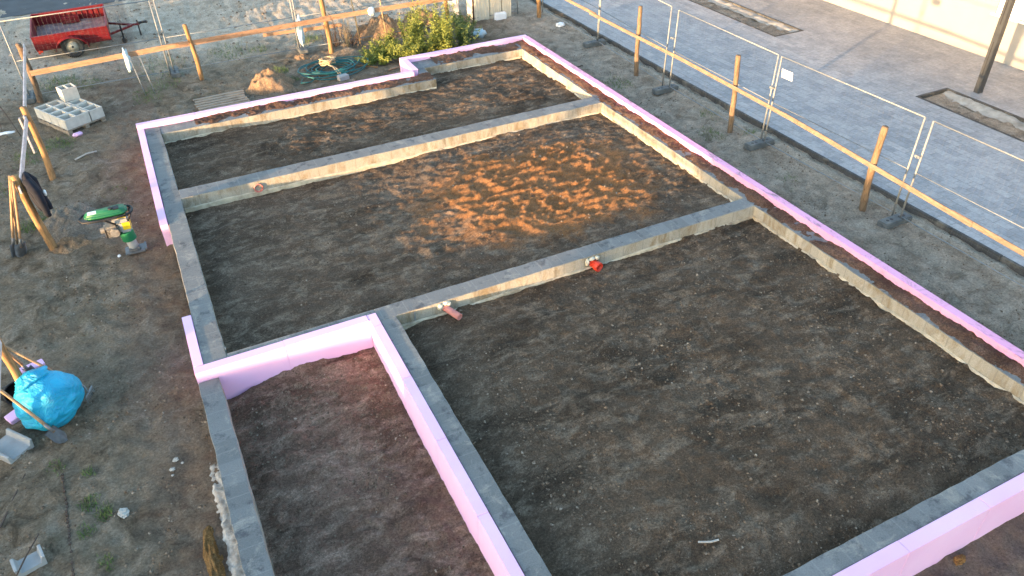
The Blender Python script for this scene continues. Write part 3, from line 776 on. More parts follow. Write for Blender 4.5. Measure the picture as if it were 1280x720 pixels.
m = MB(); m.obox((lx+.8, 0, zb-.03), (lx+1.05, 0, zb-.02), .07, .06, .01); m.blob((lx+1.03, 0, zb-.03), .045, 2, 0); tp(m, 'coupling', M_black)
m = MB(); m.tube([(lx+.3, -.30, -.02), (lx+.3, -.30, .5)], .022, 8); m.tube([(lx+.78, .08, .02), (lx+.78, .08, .48)], .02, 8); m.build('prop_stand', M_black, tr)
m = MB(); m.lathe([(.07, -.03), (.08, 0), (.07, .03)], 16, Matrix.Translation((lx+.3, -.30, .05)) @ Matrix.Rotation(rad(90), 4, 'X')); m.build('jockey_wheel', M_tyre, tr)
m = MB(); m.box(-lx+.04, -lx+.16, -wy-.022, -wy-.019, zb-.09, zb-.035); m.box(-lx+.03, -lx+.09, -wy+.01, -wy+.05, zb-.14, zb-.035, .005); tp(m, 'tail_light', M_piper)

# ================================================================ BLOCKS ON A PALLET
def hollow(w=.385, d=.245, h=.245):
    m = MB(); t = .03; c = .035
    o_ = [(-w/2, -d/2), (w/2, -d/2), (w/2, d/2), (-w/2, d/2)]
    cells = [(-w/2+t, -c/2, -d/2+t, d/2-t), (c/2, w/2-t, -d/2+t, d/2-t)]
    X = [-w/2, -w/2+t, -c/2, c/2, w/2-t, w/2]; Y = [-d/2, -d/2+t, d/2-t, d/2]
    V = {}
    for z in (0, h):
        for i, x in enumerate(X):
            for j, y in enumerate(Y): V[i, j, z] = m.b.verts.new((x, y, z))
    isin = lambda i, j: j == 1 and i in (1, 3)
    for i in range(5):
        for j in range(3):
            if isin(i, j):
                for (a, b) in (((i, j), (i+1, j)), ((i+1, j), (i+1, j+1)), ((i+1, j+1), (i, j+1)), ((i, j+1), (i, j))):
                    m.b.faces.new((V[*a, 0], V[*b, 0], V[*b, h], V[*a, h]))
            else:
                for z in (0, h): m.b.faces.new((V[i, j, z], V[i+1, j, z], V[i+1, j+1, z], V[i, j+1, z]))
    for i in range(5):
        for j in (0, 3): m.b.faces.new((V[i, j, 0], V[i+1, j, 0], V[i+1, j, h], V[i, j, h]))
    for j in range(3):
        for i in (0, 5): m.b.faces.new((V[i, j, 0], V[i, j+1, 0], V[i, j+1, h], V[i, j, h]))
    es = [e_ for e_ in m.b.edges if len(e_.link_faces) == 2]
    bmesh.ops.recalc_face_normals(m.b, faces=m.b.faces[:])
    es = [e_ for e_ in es if e_.calc_face_angle(0) > 1]
    bmesh.ops.bevel(m.b, geom=es, offset=.004, segments=1, affect='EDGES')
    return m.build('hollow_block', M_block)
BA = rad(28.5); PR = Matrix.Translation((-2.08, 19.40, 0)) @ Matrix.Rotation(BA, 4, 'Z')      # x towards the right corner, y away
pc = PR @ Vector((.46, .66, 0))
pl = thing('pallet', 'low grey pallet carrying the hollow concrete blocks', 'pallet', (pc.x, pc.y, GZ+.012), BA)
for k in range(7):
    m = MB(); y = -.63+k*.21; m.box(-.47, .47, y-.045, y+.045, .09, .112, .003); m.build('board', M_pallet, pl)
for k in range(3):
    m = MB(); x = -.42+k*.42; m.box(x-.05, x+.05, -.68, .68, 0, .088, .003); m.build('bearer', M_pallet, pl)
B0 = hollow(.595, .328, .25); HB = hollow(.36, .32, .30)
zb_ = GZ+.012+.1135
lay = [(.30, .17, 0, 0, 'block at the near corner of the pallet, beside the pink scrap'), (.30, .505, 0, 0, 'block second from the near corner of the pallet'), (.30, .84, 0, 0, 'block third from the near corner of the pallet'), (.30, 1.175, 0, 0, 'block at the far left corner of the pallet'),
       (.785, .31, 0, 90, 'block turned lengthwise at the near right side of the pallet'), (.785, .94, 0, 90, 'block turned lengthwise under the single upper block')]
for i, (x, y, z, r, lab) in enumerate(lay):
    o = B0 if i == 0 else copy_tree(B0)
    p = PR @ Vector((x, y, 0)); p.z = zb_+z
    o.location = p; o.rotation_euler = (0, 0, BA+rad(r+rnd.uniform(-.6, .6))); tag(o, 'hollow '+lab, 'block', 'hollow blocks on the pallet')
p = PR @ Vector((.80, 1.12, 0)); HB.location = (p.x, p.y, zb_+.253); HB.rotation_euler = (0, 0, BA+rad(-8)); tag(HB, 'single half block standing on top of the other hollow blocks', 'block', 'hollow blocks on the pallet')
m = MB(); m.box(-.11, .11, -.05, .05, 0, .09, .025); o = m.build('foam_scrap', M_pink, None, True); o.location = gpt(-1.90, 19.22, .0); o.rotation_euler = (0, 0, rad(25)); tag(o, 'small pink foam scrap lying by the pallet of hollow blocks', 'foam scrap')

# wooden grating behind the pink wall
wp = thing('wooden_grating', 'grey slatted wooden grating lying behind the pink back wall', 'pallet', (1.40, 19.42, GZ+.02), rad(2))
for k in range(6):
    m = MB(); y = -.40+k*.16; m.box(-.62+rnd.uniform(-.02, .02), .60+rnd.uniform(-.02, .02), y-.05, y+.05, .10, .125, .004); m.build('board', M_pallet, wp)
for x in (-.52, 0, .52):
    m = MB(); m.box(x-.04, x+.04, -.46, .46, .0, .098, .003); m.build('bearer', M_pallet, wp)

# ================================================================ MOUNDS AND HEAPS
def mound(x, y, rx, ry, h, mat, label, seed, name='soil_mound', cat='mound'):
    n = 46; u = np.linspace(-1.15, 1.15, n); b = float(gh(np.array([x]), np.array([y]))[0])
    def f(X, Y):
        a = (X-x)/rx; c = (Y-y)/ry; r = np.sqrt(a*a+c*c)+.16*fbm(a*1.7+seed, c*1.7, 3)
        return b+h*np.clip(1-r, -.3, 1)**1.0*(1+.25*fbm(a*3+seed, c*3, 4)) if False else b-.05+h*np.where(r < 1, np.cos(np.clip(r, 0, 1)*np.pi/2)**1.2, 0)*(1+.35*fbm(a*3+seed, c*3, 4))+.05*np.where(r < 1.05, 1, -1)*0+.02*fbm(X*9, Y*9, 3)+.03*(r < .9)
    o = grid(name, x+u*rx, y+u*ry, f, mat); tag(o, label, cat); return o
mound(2.70, 20.02, .68, .58, .42, M_mound, 'ochre heap of soil between the wooden grating and the teal hose', 3)
mound(-2.15, 15.0, .60, .80, .30, M_mound_d, 'low grey soil mound beside the leaning stake with the jacket', 9)
mound(-2.15, 14.15, .42, .35, .17, M_mound, 'low straw coloured clod at the foot of the stake with the jacket', 14)
mound(6.6, 22.5, .95, .5, .55, M_mound, 'large ochre heap of soil beyond the back fence, left one', 21)
mound(7.9, 22.7, .9, .5, .50, M_mound, 'large ochre heap of soil beyond the back fence, behind the tall weeds', 27)
mound(3.95, 21.75, .28, .22, .12, M_mound, 'small ochre clod under the fence foot left of the back stake', 31)
mound(-.90, 6.25, .11, .62, .10, M_clay, 'yellow clay lump lying along the low wall at the bottom', 35)
def lime(x, y): return float(0)
tag(grid('lime_spill', R(-.85, -.60, .02), R(4.5, 8.0, .02), lambda x, y: gh(x, y)-.045+.085*sm(-.82, -.68, x)+.03*fbm(x*7, y*3.5, 5, .7)-.05*sm(7.2, 7.9, y), M_plaster), 'white lime spilled along the foot of the low wall', 'lime spill')

# ================================================================ RAMMER
rm = thing('tamping_rammer', 'green tamping rammer standing on the bare ground beside the left wall', 'rammer', gpt(-1.12, 13.42, .0), rad(180))
# built facing: engine towards +x (photo left after the turn), shoe under the leg
lean = Matrix.Rotation(rad(8), 4, 'Y')
def rp(m, name, mat, par=rm, sm_=False):
    return m.build(name, mat, par, sm_)
m = MB(); m.box(-.17, .17, -.14, .14, 0, .035, .015); m.box(-.20, -.165, -.13, .13, .02, .07, .012); m.box(-.10, .10, -.09, .09, .036, .09, .02); rp(m, 'shoe', M_steel)
m = MB(); m.lathe([(.075, .07), (.085, .1), (.085, .24), (.07, .25)], 24, Matrix.Rotation(rad(5), 4, 'Y')); rp(m, 'leg', M_conc, rm, True)
m = MB(); prof = []
for k in range(7): prof += [(.098, .245+k*.026), (.122, .258+k*.026)]
prof.append((.095, .43)); m.lathe(prof, 28, Matrix.Rotation(rad(6), 4, 'Y')); rp(m, 'bellows', M_greenr, rm, True)
m = MB(); m.box(-.075, .12, -.10, .10, .43, .66, .03); m.box(-.06, .2, -.085, .085, .62, .72, .02); rp(m, 'crankcase', M_conc)
m = MB(); m.box(-.065, .06, .101, .103, .5, .64); m.box(-.078, -.076, -.07, .07, .5, .64); m.box(-.04, .10, -.07, .07, .7205, .7235); rp(m, 'label', M_yellow)
m = MB(); m.box(.13, .36, -.13, .13, .40, .62, .035); m.tube([(.2, .13, .52), (.2, .19, .52)], .075, 16); m.tube([(.34, -.06, .5), (.43, -.06, .5)], .055, 14); m.box(.16, .34, -.16, -.12, .44, .58, .01); rp(m, 'engine', M_engine)
m = MB()
for k in range(6): m.box(.14, .35, -.135, .135, .43+k*.028, .438+k*.028)
rp(m, 'cooling_fins', M_black)
m = MB()
pts = [(-.10, .15), (.02, .19), (.40, .17), (.56, .12), (.60, 0), (.56, -.12), (.40, -.17), (.02, -.19), (-.10, -.15)]
m.prism([(x, y*.80) for x, y in pts], 'z', .80, .90)
bmesh.ops.bevel(m.b, geom=m.b.edges[:], offset=.035, segments=3, affect='EDGES'); rp(m, 'fuel_tank', M_green, rm, True)
m = MB(); m.lathe([(.04, .0), (.04, .03), (.001, .03)], 16, Matrix.Translation((.15, .0, .895))); m.box(.02, .12, -.07, .07, .895, .915, .008); rp(m, 'fuel_cap', M_black)
m = MB(); m.box(.38, .52, -.055, .055, .897, .904, .002); rp(m, 'label', M_white)
loop = [(-.16, -.10), (-.18, .0), (-.16, .10), (-.06, .185), (.1, .20), (.45, .185), (.62, .13), (.68, 0), (.62, -.13), (.45, -.185), (.1, -.20), (-.06, -.185), (-.16, -.10)]
m = MB(); m.tube([(x, y, .82) for x, y in loop], .019, 8); m.tube([(-.14, -.12, .81), (-.06, -.08, .66)], .016, 6); m.tube([(-.14, .12, .81), (-.06, .08, .66)], .016, 6); m.tube([(.3, .19, .81), (.15, .09, .64)], .016, 6); m.tube([(.3, -.19, .81), (.15, -.09, .64)], .016, 6); rp(m, 'handle', M_black, rm, True)

# ================================================================ TOOLS, JACKET, SACK
def shovel(label, top, bot, side, kind='shovel', group=None, bl=.30, bw=.22, hmat=None):
    top, bot = Vector(top), Vector(bot); o = thing(kind, label, kind.replace('_', ' '), bot, 0, group)
    L = top-bot; d = L.normalized()
    m = MB(); a = d*bl*.75; pts = [a+(L-a)*t+Vector((0, .02*math.sin(t*3), 0)) for t in (0, .25, .5, .75, 1)]
    m.tube(pts, [.025, .022, .021, .021, .024], 8); m.build('handle', hmat or M_handle, o, True)
    s = Vector(side).normalized(); s = (s-d*s.dot(d)).normalized(); nn = d.cross(s)
    m = MB(); rows = []
    for i in range(7):
        t = i/6; w = bw/2*(1-.75*max(0, (.35-t)/.35)**2) if t < .35 else bw/2*(1-.12*(t-.35))
        rows.append([m.b.verts.new(d*bl*t+s*w*q+nn*(.035*(q*q)-.035+.03*t)) for q in (-1, -.5, 0, .5, 1)])
    for a_, b_ in zip(rows, rows[1:]):
        for i in range(4): m.b.faces.new((a_[i], a_[i+1], b_[i+1], b_[i]))
    ex = bmesh.ops.solidify(m.b, geom=m.b.faces[:], thickness=.004)
    m.tube([d*bl*.8, d*bl*1.35], [.026, .021], 8)
    m.build('blade', M_steel, o, True); return o
tg = 'tools leaning on the left fence'
shovel('shovel leaning at the left of the stake with the jacket, blade pointing left', (-2.62, 14.22, 1.10), (-3.12, 14.28, -.44), (.2, 1, 0), group=tg)
shovel('shovel leaning on the stake with the jacket, blade nearest the stake foot', (-2.58, 14.05, 1.06), (-2.98, 14.20, -.44), (1, .7, 0), group=tg)
o = thing('broom', 'thin wooden pole leaning between the two shovels at the jacket stake', 'pole', (-3.05, 14.42, -.44), 0, tg); m = MB(); m.tube([(0, 0, 0), (.22, -.12, .8), (.45, -.26, 1.56)], .014, 8); m.build('handle', M_handle, o, True)
o.name = 'wooden_pole'
# jacket
jk = MB(); rows = []
prof = [(1.16, .05, .02), (1.10, .13, .05), (.98, .17, .08), (.82, .19, .10), (.66, .19, .10), (.52, .15, .08), (.40, .07, .05)]
for z, w, t in prof:
    row = []
    for k in range(16):
        a = 2*math.pi*k/16; wob = 1+.20*math.sin(3*a+z*9)+.16*math.sin(5*a+1+z*2)+.12*math.sin(8*a+z*5)
        row.append(jk.b.verts.new((-2.40+.10*(1.16-z)+math.cos(a)*t*wob, 14.18-.04*(1.16-z)+math.sin(a)*w*wob*1.15, z-.03)))
    rows.append(row)
for a, b in zip(rows, rows[1:]):
    for i in range(16): jk.b.faces.new((a[i], a[(i+1) % 16], b[(i+1) % 16], b[i]))
jk.b.faces.new(rows[0]); jk.b.faces.new(rows[-1])
J = jk.build('jacket', M_cloth, None, True); sb = J.modifiers.new('s', 'SUBSURF'); sb.levels = sb.render_levels = 2
tag(J, 'black jacket hanging on the top of the leaning stake', 'jacket')
for q, sgn in ((0, 1), (1, -1)):
    m = MB(); m.tube([(-2.40, 14.18+sgn*.10, 1.02), (-2.36+.05*q, 14.18+sgn*.24, .86), (-2.34+.06*q, 14.18+sgn*.27, .62), (-2.28, 14.16+sgn*.22, .36+.08*q), (-2.27, 14.15+sgn*.2, .28+.08*q)], [.07, .075, .06, .055, .045], 10)
    m.build('sleeve', M_cloth, J, True)
m = MB(); m.box(-.02, .02, -.04, .04, -.05, .05, .012); o = m.build('badge', M_white, J, True); o.location = (-2.21, 14.11, .72)

# blue sack
m = MB(); q = m.blob((0, 0, .36), (.42, .40, .38), 5, .07, .9, 5)
for v in q:
    a = math.atan2(v.co.y, v.co.x); z = v.co.z
    k = 1+.035*math.sin(a*3+z*5)+.02*math.sin(a*7-z*8)+.06*max(0, 1-z/.35)
    v.co.x *= k; v.co.y *= k
    
    if v.co.z < .01: v.co.z = .01
sk_ = m.build('sack', M_bag, None, True); sk_.location = gpt(-2.46, 9.50, .0); sk_.rotation_euler = (0, 0, .5)
tag(sk_, 'bulging bright blue plastic sack of rubbish by the left fence', 'sack')
m = MB(); q = m.blob((-.02, .10, .70), (.22, .15, .12), 4, .22, 1.6, 12); m.build('neck_fold', M_bag, sk_, True)
# black bucket lying behind the sack
bk = thing('bucket', 'black plastic bucket tipped over behind the blue sack', 'bucket', gpt(-2.98, 10.12, .16)); bk.rotation_euler = (rad(65), 0, rad(35))
m = MB(); m.lathe([(.001, -.17), (.12, -.17), (.165, .17), (.175, .17), (.175, .185), (.155, .185), (.115, -.155), (.001, -.155)], 28); m.build('body', M_black, bk, True)
def pinkscrap(x, y, z, sx, sy, sz, rot, lab):
    m = MB(); m.box(-sx, sx, -sy, sy, -sz, sz, .006); o = m.build('foam_board', M_pink); o.location = (x, y, z); o.rotation_euler = [rad(a) for a in rot]; tag(o, lab, 'foam board'); return o
pinkscrap(-2.72, 10.30, -.2, .20, .05, .20, (18, 4, 22), 'pink foam offcut standing behind the blue sack')
pinkscrap(-2.95, 9.72, -.36, .12, .08, .04, (8, -6, 30), 'pink foam offcut lying left of the blue sack under the bucket')
shovel('shovel with its blade up behind the blue sack', (-3.4, 9.2, -.1), (-2.62, 10.25, .12), (.6, .2, .5), bl=.3, group=tg) if False else None
o = shovel('old shovel standing handle up behind the blue sack, crossing the rake', (-2.80, 9.70, 1.02), (-2.66, 10.30, -.25), (1, .1, 0), group=tg, bl=.32, bw=.14, hmat=M_rail)
o = shovel('shovel lying across the front of the blue sack, blade on the ground', (-2.90, 9.28, .62), (-2.36, 8.93, -.40), (.5, .8, 0), group=tg, bl=.26, bw=.2)
rk = thing('garden_rake', 'long handled rake leaning over the blue sack with its steel head on the right', 'rake', (-2.10, 9.72, -.30), 0, tg)
m = MB(); m.tube([(-.06, 0, .22), (-.35, .03, .68), (-.72, .06, 1.25)], .019, 8); m.build('handle', M_handle, rk, True)
m = MB(); m.tube([(-.10, 0, .30), (.0, 0, .16), (.05, -.01, .10), (.07, -.03, -.02)], [.022, .016, .013, .012], 8); m.obox((.03, -.13, -.02), (.12, .10, -.02), .02, .02, .003)
for k in range(8): m.tube([(.03+.012*k, -.12+.03*k, -.02), (.04+.012*k, -.14+.03*k, -.11)], .005, 5)
m.build('rake_head', M_zinc, rk, True)

# concrete channel stones
def channel(loc, rz, label, sx=.19, sy=.25):
    m = MB(); m.prism([(-sx, 0), (sx, 0), (sx+.015, .15), (sx-.02, .15), (sx-.04, .06), (-sx+.04, .06), (-sx+.02, .15), (-sx-.015, .15)], 'y', -sy, sy)
    bmesh.ops.bevel(m.b, geom=m.b.edges[:], offset=.006, segments=1, affect='EDGES')
    o = m.build('channel_stone', M_conc); o.location = loc; o.rotation_euler = (rad(4), 0, rz); tag(o, label, 'channel stone'); return o
channel(gpt(-2.77, 7.10, -.0), rad(14), 'grey concrete channel stone lying alone near the bottom left corner', .145, .10)
channel(gpt(-3.02, 9.12, -.0), rad(40), 'grey concrete channel stone half hidden beside the blue sack', .17, .22)
m = MB(); m.tube([(-2.90, 6.85, -.33), (-2.78, 7.1, -.30), (-2.66, 7.42, -.34)], .009, 6); o = m.build('thin_rod', M_twig); tag(o, 'thin dark rod lying across the concrete channel stone', 'rod')
m = MB(); m.tube([(-3.12, 7.85, -.46), (-2.98, 8.25, -.45), (-2.84, 8.65, -.45)], .013, 6); o = m.build('thin_rod', M_twig); tag(o, 'dark stick lying on the ground between the two concrete channel stones', 'rod')
# row of drip holes (a buried edging with slots)
for o_, (x0, y0, x1, y1) in (('a', (-2.42, 8.35, -2.33, 6.4)),):
    m = MB(); n = 34
    for k in range(n):
        if rnd.random() < .25: continue
        x = x0+(x1-x0)*k/n; y = y0+(y1-y0)*k/n; p = gpt(x, y); m.box(p.x-.014, p.x+.014, p.y-.018, p.y+.018, p.z-.01, p.z+.016, .004)
    # joined by a thin cord so it lifts as one
    m.tube([gpt(x0+(x1-x0)*k/n, y0+(y1-y0)*k/n, .004) for k in range(n+1)], .004, 5)
    o = m.build('drip_hole_row', M_twig); tag(o, 'dark row of drip holes in a straight line on the ground left of the grass tufts', 'cord')

# ================================================================ HOSE COIL
hc = thing('garden_hose', 'tangled teal garden hose coiled on the ground behind the pink wall', 'hose', gpt(4.45, 20.2, .02))
m = MB(); pts = []; rr = random.Random(5)
for k in range(420):
    t = k/420*9*2*math.pi; r1 = .52+.20*math.sin(t*.37)+.05*math.sin(t*1.9)
    pts.append((math.cos(t)*r1*1.15+.12*math.sin(t*.21), math.sin(t)*r1*.85+.1*math.cos(t*.33), .03+.02*k/60+.02*math.sin(t*2.7)))
m.tube(pts, .016, 6); m.build('coil', M_hose, hc, True)
m = MB(); m.tube([(-.5, -.3, .06), (-.75, -.5, .02), (-1.0, -.45, .02), (-.9, -.2, .02)], .014, 6); m.tube([(.3, .55, .06), (.6, .45, .1), (.9, .1, .03)], .014, 6); m.build('loose_end', M_hose, hc, True)
rb = thing('rope_bundle', 'straw coloured bundle of tangled rope lying on the hose', 'rope', gpt(4.35, 20.35, .14))
m = MB()
for j in range(7):
    pts = []
    a0 = rr.uniform(0, 6); 
    for k in range(40):
        t = k/40*2*math.pi*2; pts.append((math.cos(t+a0)*(.17+.05*math.sin(t*1.3+j))+rr.uniform(-.01, .01), math.sin(t+a0)*(.15+.04*math.cos(t*1.7+j)), .04+.14*abs(math.sin(t*.5+j))))
    m.tube(pts, .013, 5)
m.tube([(0, -.1, .06), (.12, -.45, .03), (.16, -.72, -.05)], .02, 6); m.tube([(-.15, .1, .1), (.05, -.35, .06), (.10, -.72, -.05)], .018, 6)
m.build('coil', M_rope, rb, True)
m = MB(); m.box(-.14, .14, -.10, .10, 0, .13, .015); o = m.build('brick', M_conc); o.location = gpt(4.52, 19.55); o.rotation_euler = (0, 0, .25); tag(o, 'grey brick lying below the rope bundle against the pink wall', 'brick')

# ================================================================ VEGETATION
def leafcloud(m, cx, cy, cz, n, spread, h, size, rr, base=None):
    for _ in range(n):
        a = rr.uniform(0, 2*math.pi); r = spread*math.sqrt(rr.random()); z = cz+h*rr.random()**.8
        k = 1-.5*(z-cz)/h; p = Vector((cx+math.cos(a)*r*k, cy+math.sin(a)*r*k, z))
        d = Vector((rr.uniform(-1, 1), rr.uniform(-1, 1), rr.uniform(-.2, 1))).normalized(); s = d.cross(Vector((rr.uniform(-1, 1), rr.uniform(-1, 1), rr.uniform(-1, 1)))).normalized()
        L = size*rr.uniform(.6, 1.4); w = L*.24
        m.b.faces.new([m.b.verts.new(p), m.b.verts.new(p+d*L*.5+s*w), m.b.verts.new(p+d*L), m.b.verts.new(p+d*L*.5-s*w)])
def weed(x, y, r, h, n, label, seed, mat=None, stems=20, lean=(0, 0), size=.075):
    rr = random.Random(seed); p = gpt(x, y); o = thing('weed_clump', label, 'weeds', p, 0, 'green weeds behind the pink wall')
    ms, ml = MB(), MB()
    for k in range(stems):
        a = rr.uniform(0, 6.28); q = r*math.sqrt(rr.random()); hh = h*rr.uniform(.55, 1.05); b = Vector((math.cos(a)*q*.45, math.sin(a)*q*.45, -.03))
        t = Vector((math.cos(a)*q+lean[0]*hh+rr.uniform(-.1, .1), math.sin(a)*q+lean[1]*hh+rr.uniform(-.1, .1), hh))
        mid = b.lerp(t, .5)+Vector((rr.uniform(-.05, .05), rr.uniform(-.05, .05), .04*h))
        ms.tube([b, mid, t], [.008, .006, .003], 5)
        for j in range(int(n/stems)):
            tt = rr.random()**.75; c = b.lerp(mid, tt*2) if tt < .5 else mid.lerp(t, tt*2-1)
            d = Vector((rr.gauss(0, 1), rr.gauss(0, 1), rr.uniform(-.1, 1.3))).normalized(); s = d.cross(Vector((rr.gauss(0, 1), rr.gauss(0, 1), rr.gauss(0, 1)))).normalized()
            c = c+Vector((rr.gauss(0, .035), rr.gauss(0, .035), rr.gauss(0, .02))); L = size*rr.uniform(.6, 1.5)*(1.15-.5*tt); w = L*.2
            ml.b.faces.new([ml.b.verts.new(c), ml.b.verts.new(c+d*L*.5+s*w), ml.b.verts.new(c+d*L+Vector((0, 0, -.1*L))), ml.b.verts.new(c+d*L*.5-s*w)])
    ms.build('stem', M_leafd if mat is not M_dry else M_dry, o); ml.build('leaf_mass', mat or M_leaf, o); return o
weed(5.75, 20.35, .50, .34, 1500, 'low spreading weed clump left of the others, nearest the hose', 1, lean=(-.5, 0))
weed(6.55, 20.15, .48, .50, 2300, 'mid green weed clump right behind the notch of the pink wall', 2)
weed(7.15, 20.35, .45, .75, 2400, 'tall bright weed clump left of the thin back stake', 3)
weed(7.75, 20.15, .48, .95, 2800, 'tallest weed clump growing under the back stake', 4)
weed(8.35, 20.25, .42, .78, 2200, 'dark bushy weed clump at the right end of the row', 5, M_leafd)
weed(6.3, 21.2, .45, .45, 1300, 'weed clump at the foot of the ochre heap', 6)
weed(7.3, 21.2, .4, 1.15, 1100, 'thin upright weeds against the back rail', 7, stems=18)
weed(8.95, 21.9, .35, .5, 900, 'dark weed clump beside the rusty rod near the cabinet', 8, M_leafd)
weed(6.05, 20.75, .45, .42, 1500, 'low weed clump behind the leftmost weeds, under the back rail', 31)
weed(7.0, 20.9, .45, .95, 1700, 'tall feathery weed clump directly below the white rag', 32)
weed(7.9, 20.75, .45, 1.2, 2000, 'tall feathery weeds wrapped round the back stake', 33)
def twigs(x, y, r, h, n, label, seed, mat=M_twig):
    rr = random.Random(seed); o = thing('dry_stalks', label, 'dry plants', gpt(x, y)); m = MB()
    for k in range(n):
        a = rr.uniform(0, 6.28); q = r*rr.random(); hh = h*rr.uniform(.4, 1.1); b = Vector((math.cos(a)*q*.4, math.sin(a)*q*.4, -.02)); t = Vector((math.cos(a)*q*1.5, math.sin(a)*q*1.5, hh))
        mid = b.lerp(t, .5)+Vector((rr.uniform(-.08, .08), rr.uniform(-.08, .08), 0)); m.tube([b, mid, t], [.010, .007, .003], 4)
        for j in range(2):
            c = b.lerp(t, rr.uniform(.4, .9)); m.tube([c, c+Vector((rr.uniform(-.2, .2), rr.uniform(-.2, .2), rr.uniform(.0, .2)))], [.005, .002], 3)
    m.build('stem', mat, o); return o
twigs(5.1, 22.3, .4, .75, 28, 'bundle of dark dry stalks behind the back stake', 11)
twigs(5.55, 22.1, .35, .5, 26, 'dark dry stalks left of the ochre heaps', 12)
twigs(5.35, 21.9, .15, .95, 14, 'light reddish dry stalks standing beside the back stake', 13, M_dry)
m = MB(); m.tube([(5.75, 22.0, -.5), (5.70, 22.0, .3), (5.62, 22.0, 1.3)], [.022, .02, .016], 6); o = m.build('thin_stake', M_dry, None, True); tag(o, 'thin dry stake standing among the dark stalks', 'stake')
m = MB(); m.tube([(6.55, 21.9, -.5), (6.48, 21.9, .3), (6.42, 21.9, 1.3)], .014, 6); o = m.build('thin_stake', M_dry, None, True); tag(o, 'thin pale stake between the ochre heap and the white rag', 'stake')
# grass
def tufts(spots, name='grass'):
    rr = random.Random(3); m = MB()
    for x, y, r, n, h in spots:
        for k in range(n):
            a = rr.uniform(0, 6.28); q = r*math.sqrt(abs(rr.gauss(0, .6))); px_, py_ = x+math.cos(a)*q, y+math.sin(a)*q*1.2; 
            d = Vector((rr.gauss(0, .5), rr.gauss(0, .5), 1)).normalized(); L = h*rr.uniform(.5, 1.3); s = Vector((rr.uniform(-1, 1), rr.uniform(-1, 1), 0)).normalized()*.006
            m.b.faces.new([m.b.verts.new((px_, py_, 0)), m.b.verts.new(Vector((px_, py_, 0))+s*2), m.b.verts.new(Vector((px_, py_, 0))+d*L)])
    V = m.b.verts[:]; co_ = np.array([v.co[:] for v in V]); z = gh(co_[:, 0], co_[:, 1])
    for v, zz in zip(V, z): v.co.z += float(zz)
    return tag(m.build(name, M_grass), 'green grass growing in tufts on the bare ground', None, kind='stuff')
sp = [(-2.15, 7.75, .13, 120, .07), (-2.12, 8.25, .08, 60, .06), (-1.98, 7.5, .10, 120, .07), (-2.2, 7.3, .10, 80, .06), (-2.0, 6.75, .10, 90, .05), (-2.6, 6.5, .1, 40, .05), (-2.5, 8.5, .12, 60, .06)]
sp += [(-2.3, 19.0, .35, 260, .08), (-2.9, 18.6, .4, 260, .08), (-2.2, 23.0, .5, 420, .10), (-1.5, 22.6, .3, 150, .08), (-.2, 20.9, .4, 260, .08), (.3, 21.6, .4, 160, .08), (3.2, 21.0, .2, 160, .10), (3.3, 20.2, .18, 140, .10), (2.2, 23.2, .6, 260, .12), (.2, 23.0, .8, 300, .1), (-3.2, 17.2, .4, 160, .08), (-2.9, 15.2, .2, 140, .1), (-2.6, 15.5, .2, 120, .1),
       (10.7, 15.8, .35, 180, .08), (10.9, 12.3, .3, 140, .08), (11.5, 13.2, .3, 100, .07), (11.0, 10.0, .2, 60, .06), (-1.2, 16.0, .3, 60, .05), (4.5, 23.2, .4, 260, .14), (3.0, 23.0, .3, 120, .1), (11.7, 12.0, .2, 60, .08), (5.7, 21.0, .3, 160, .09)]
tufts(sp)

# ================================================================ BACK RIGHT CORNER
cb = thing('site_crate', 'stack of cream sheets and boxes standing in the far corner of the plot', 'crate', (10.45, 22.35, GZ), rad(-4))
for x0, x1, h, mt in ((-.95, -.45, 1.5, M_cream), (-.42, -.05, 1.6, M_cream), (-.02, .28, 1.3, M_cream)):
    m = MB(); m.box(x0, x1, -.18+rnd.uniform(-.05, .05), .5, 0, h, .01)
    for k in range(5): 
        xx = x0+(x1-x0)*(k+.5)/5; m.box(xx-.008, xx+.008, -.26, -.24, .02, h-.02)
    m.build('sheet_stack', mt, cb)
m = MB(); m.box(-.35, .05, -.42, -.27, 0, .24, .03); m.build('wrapping', M_white, cb)
ec = thing('power_cabinet', 'grey site power cabinet with red and dark sockets behind the weeds', 'cabinet', (9.0, 22.9, GZ), rad(-6))
m = MB(); m.box(-.22, .22, -.14, .14, .0, 1.25, .01); m.build('body', M_grey, ec)
m = MB(); m.box(-.15, .15, -.16, -.142, .62, .85, .006); m.build('door', M_black, ec)
m = MB(); m.box(-.10, .03, -.19, -.162, .66, .74, .008); m.build('socket', M_piper, ec)
m = MB(); m.box(-.15, .13, -.16, -.142, .48, .6, .005); m.build('socket_cover', M_frame, ec)
m = MB(); m.tube([(9.33, 21.9, -.6), (9.33, 21.9, .5), (9.30, 21.9, 1.2)], .028, 8); o = m.build('rusty_rod', M_pole2, None, True); tag(o, 'dark rusty rod standing upright beside the power cabinet', 'rod')
m = MB(); m.blob((0, 0, .10), (.22, .16, .14), 3, .3, 2, 6); o = m.build('plastic_sheet', M_film, None, True); o.location = gpt(9.05, 20.9); tag(o, 'crumpled pale blue plastic at the right end of the weeds', 'plastic')
def rag(loc, r, lab, mat=M_white, seed=0, name='plastic_rag', cat='rag'):
    m = MB(); m.blob((0, 0, 0), r, 3, .35, 2.2, seed); o = m.build(name, mat, None, True); o.location = loc; tag(o, lab, cat); return o
rag((6.05, 21.50, .60), (.09, .05, .12), 'white rag hanging on the pale back rail', M_white, 3)
rag(gpt(11.6, 20.55, .03), (.13, .11, .07), 'white plastic scrap on the sand strip in the far right corner', M_white, 8)
rag(gpt(-3.42, 20.2, .02), (.20, .06, .04), 'white glove lying on the ground at the left edge', M_white, 9, 'work_glove', 'glove')
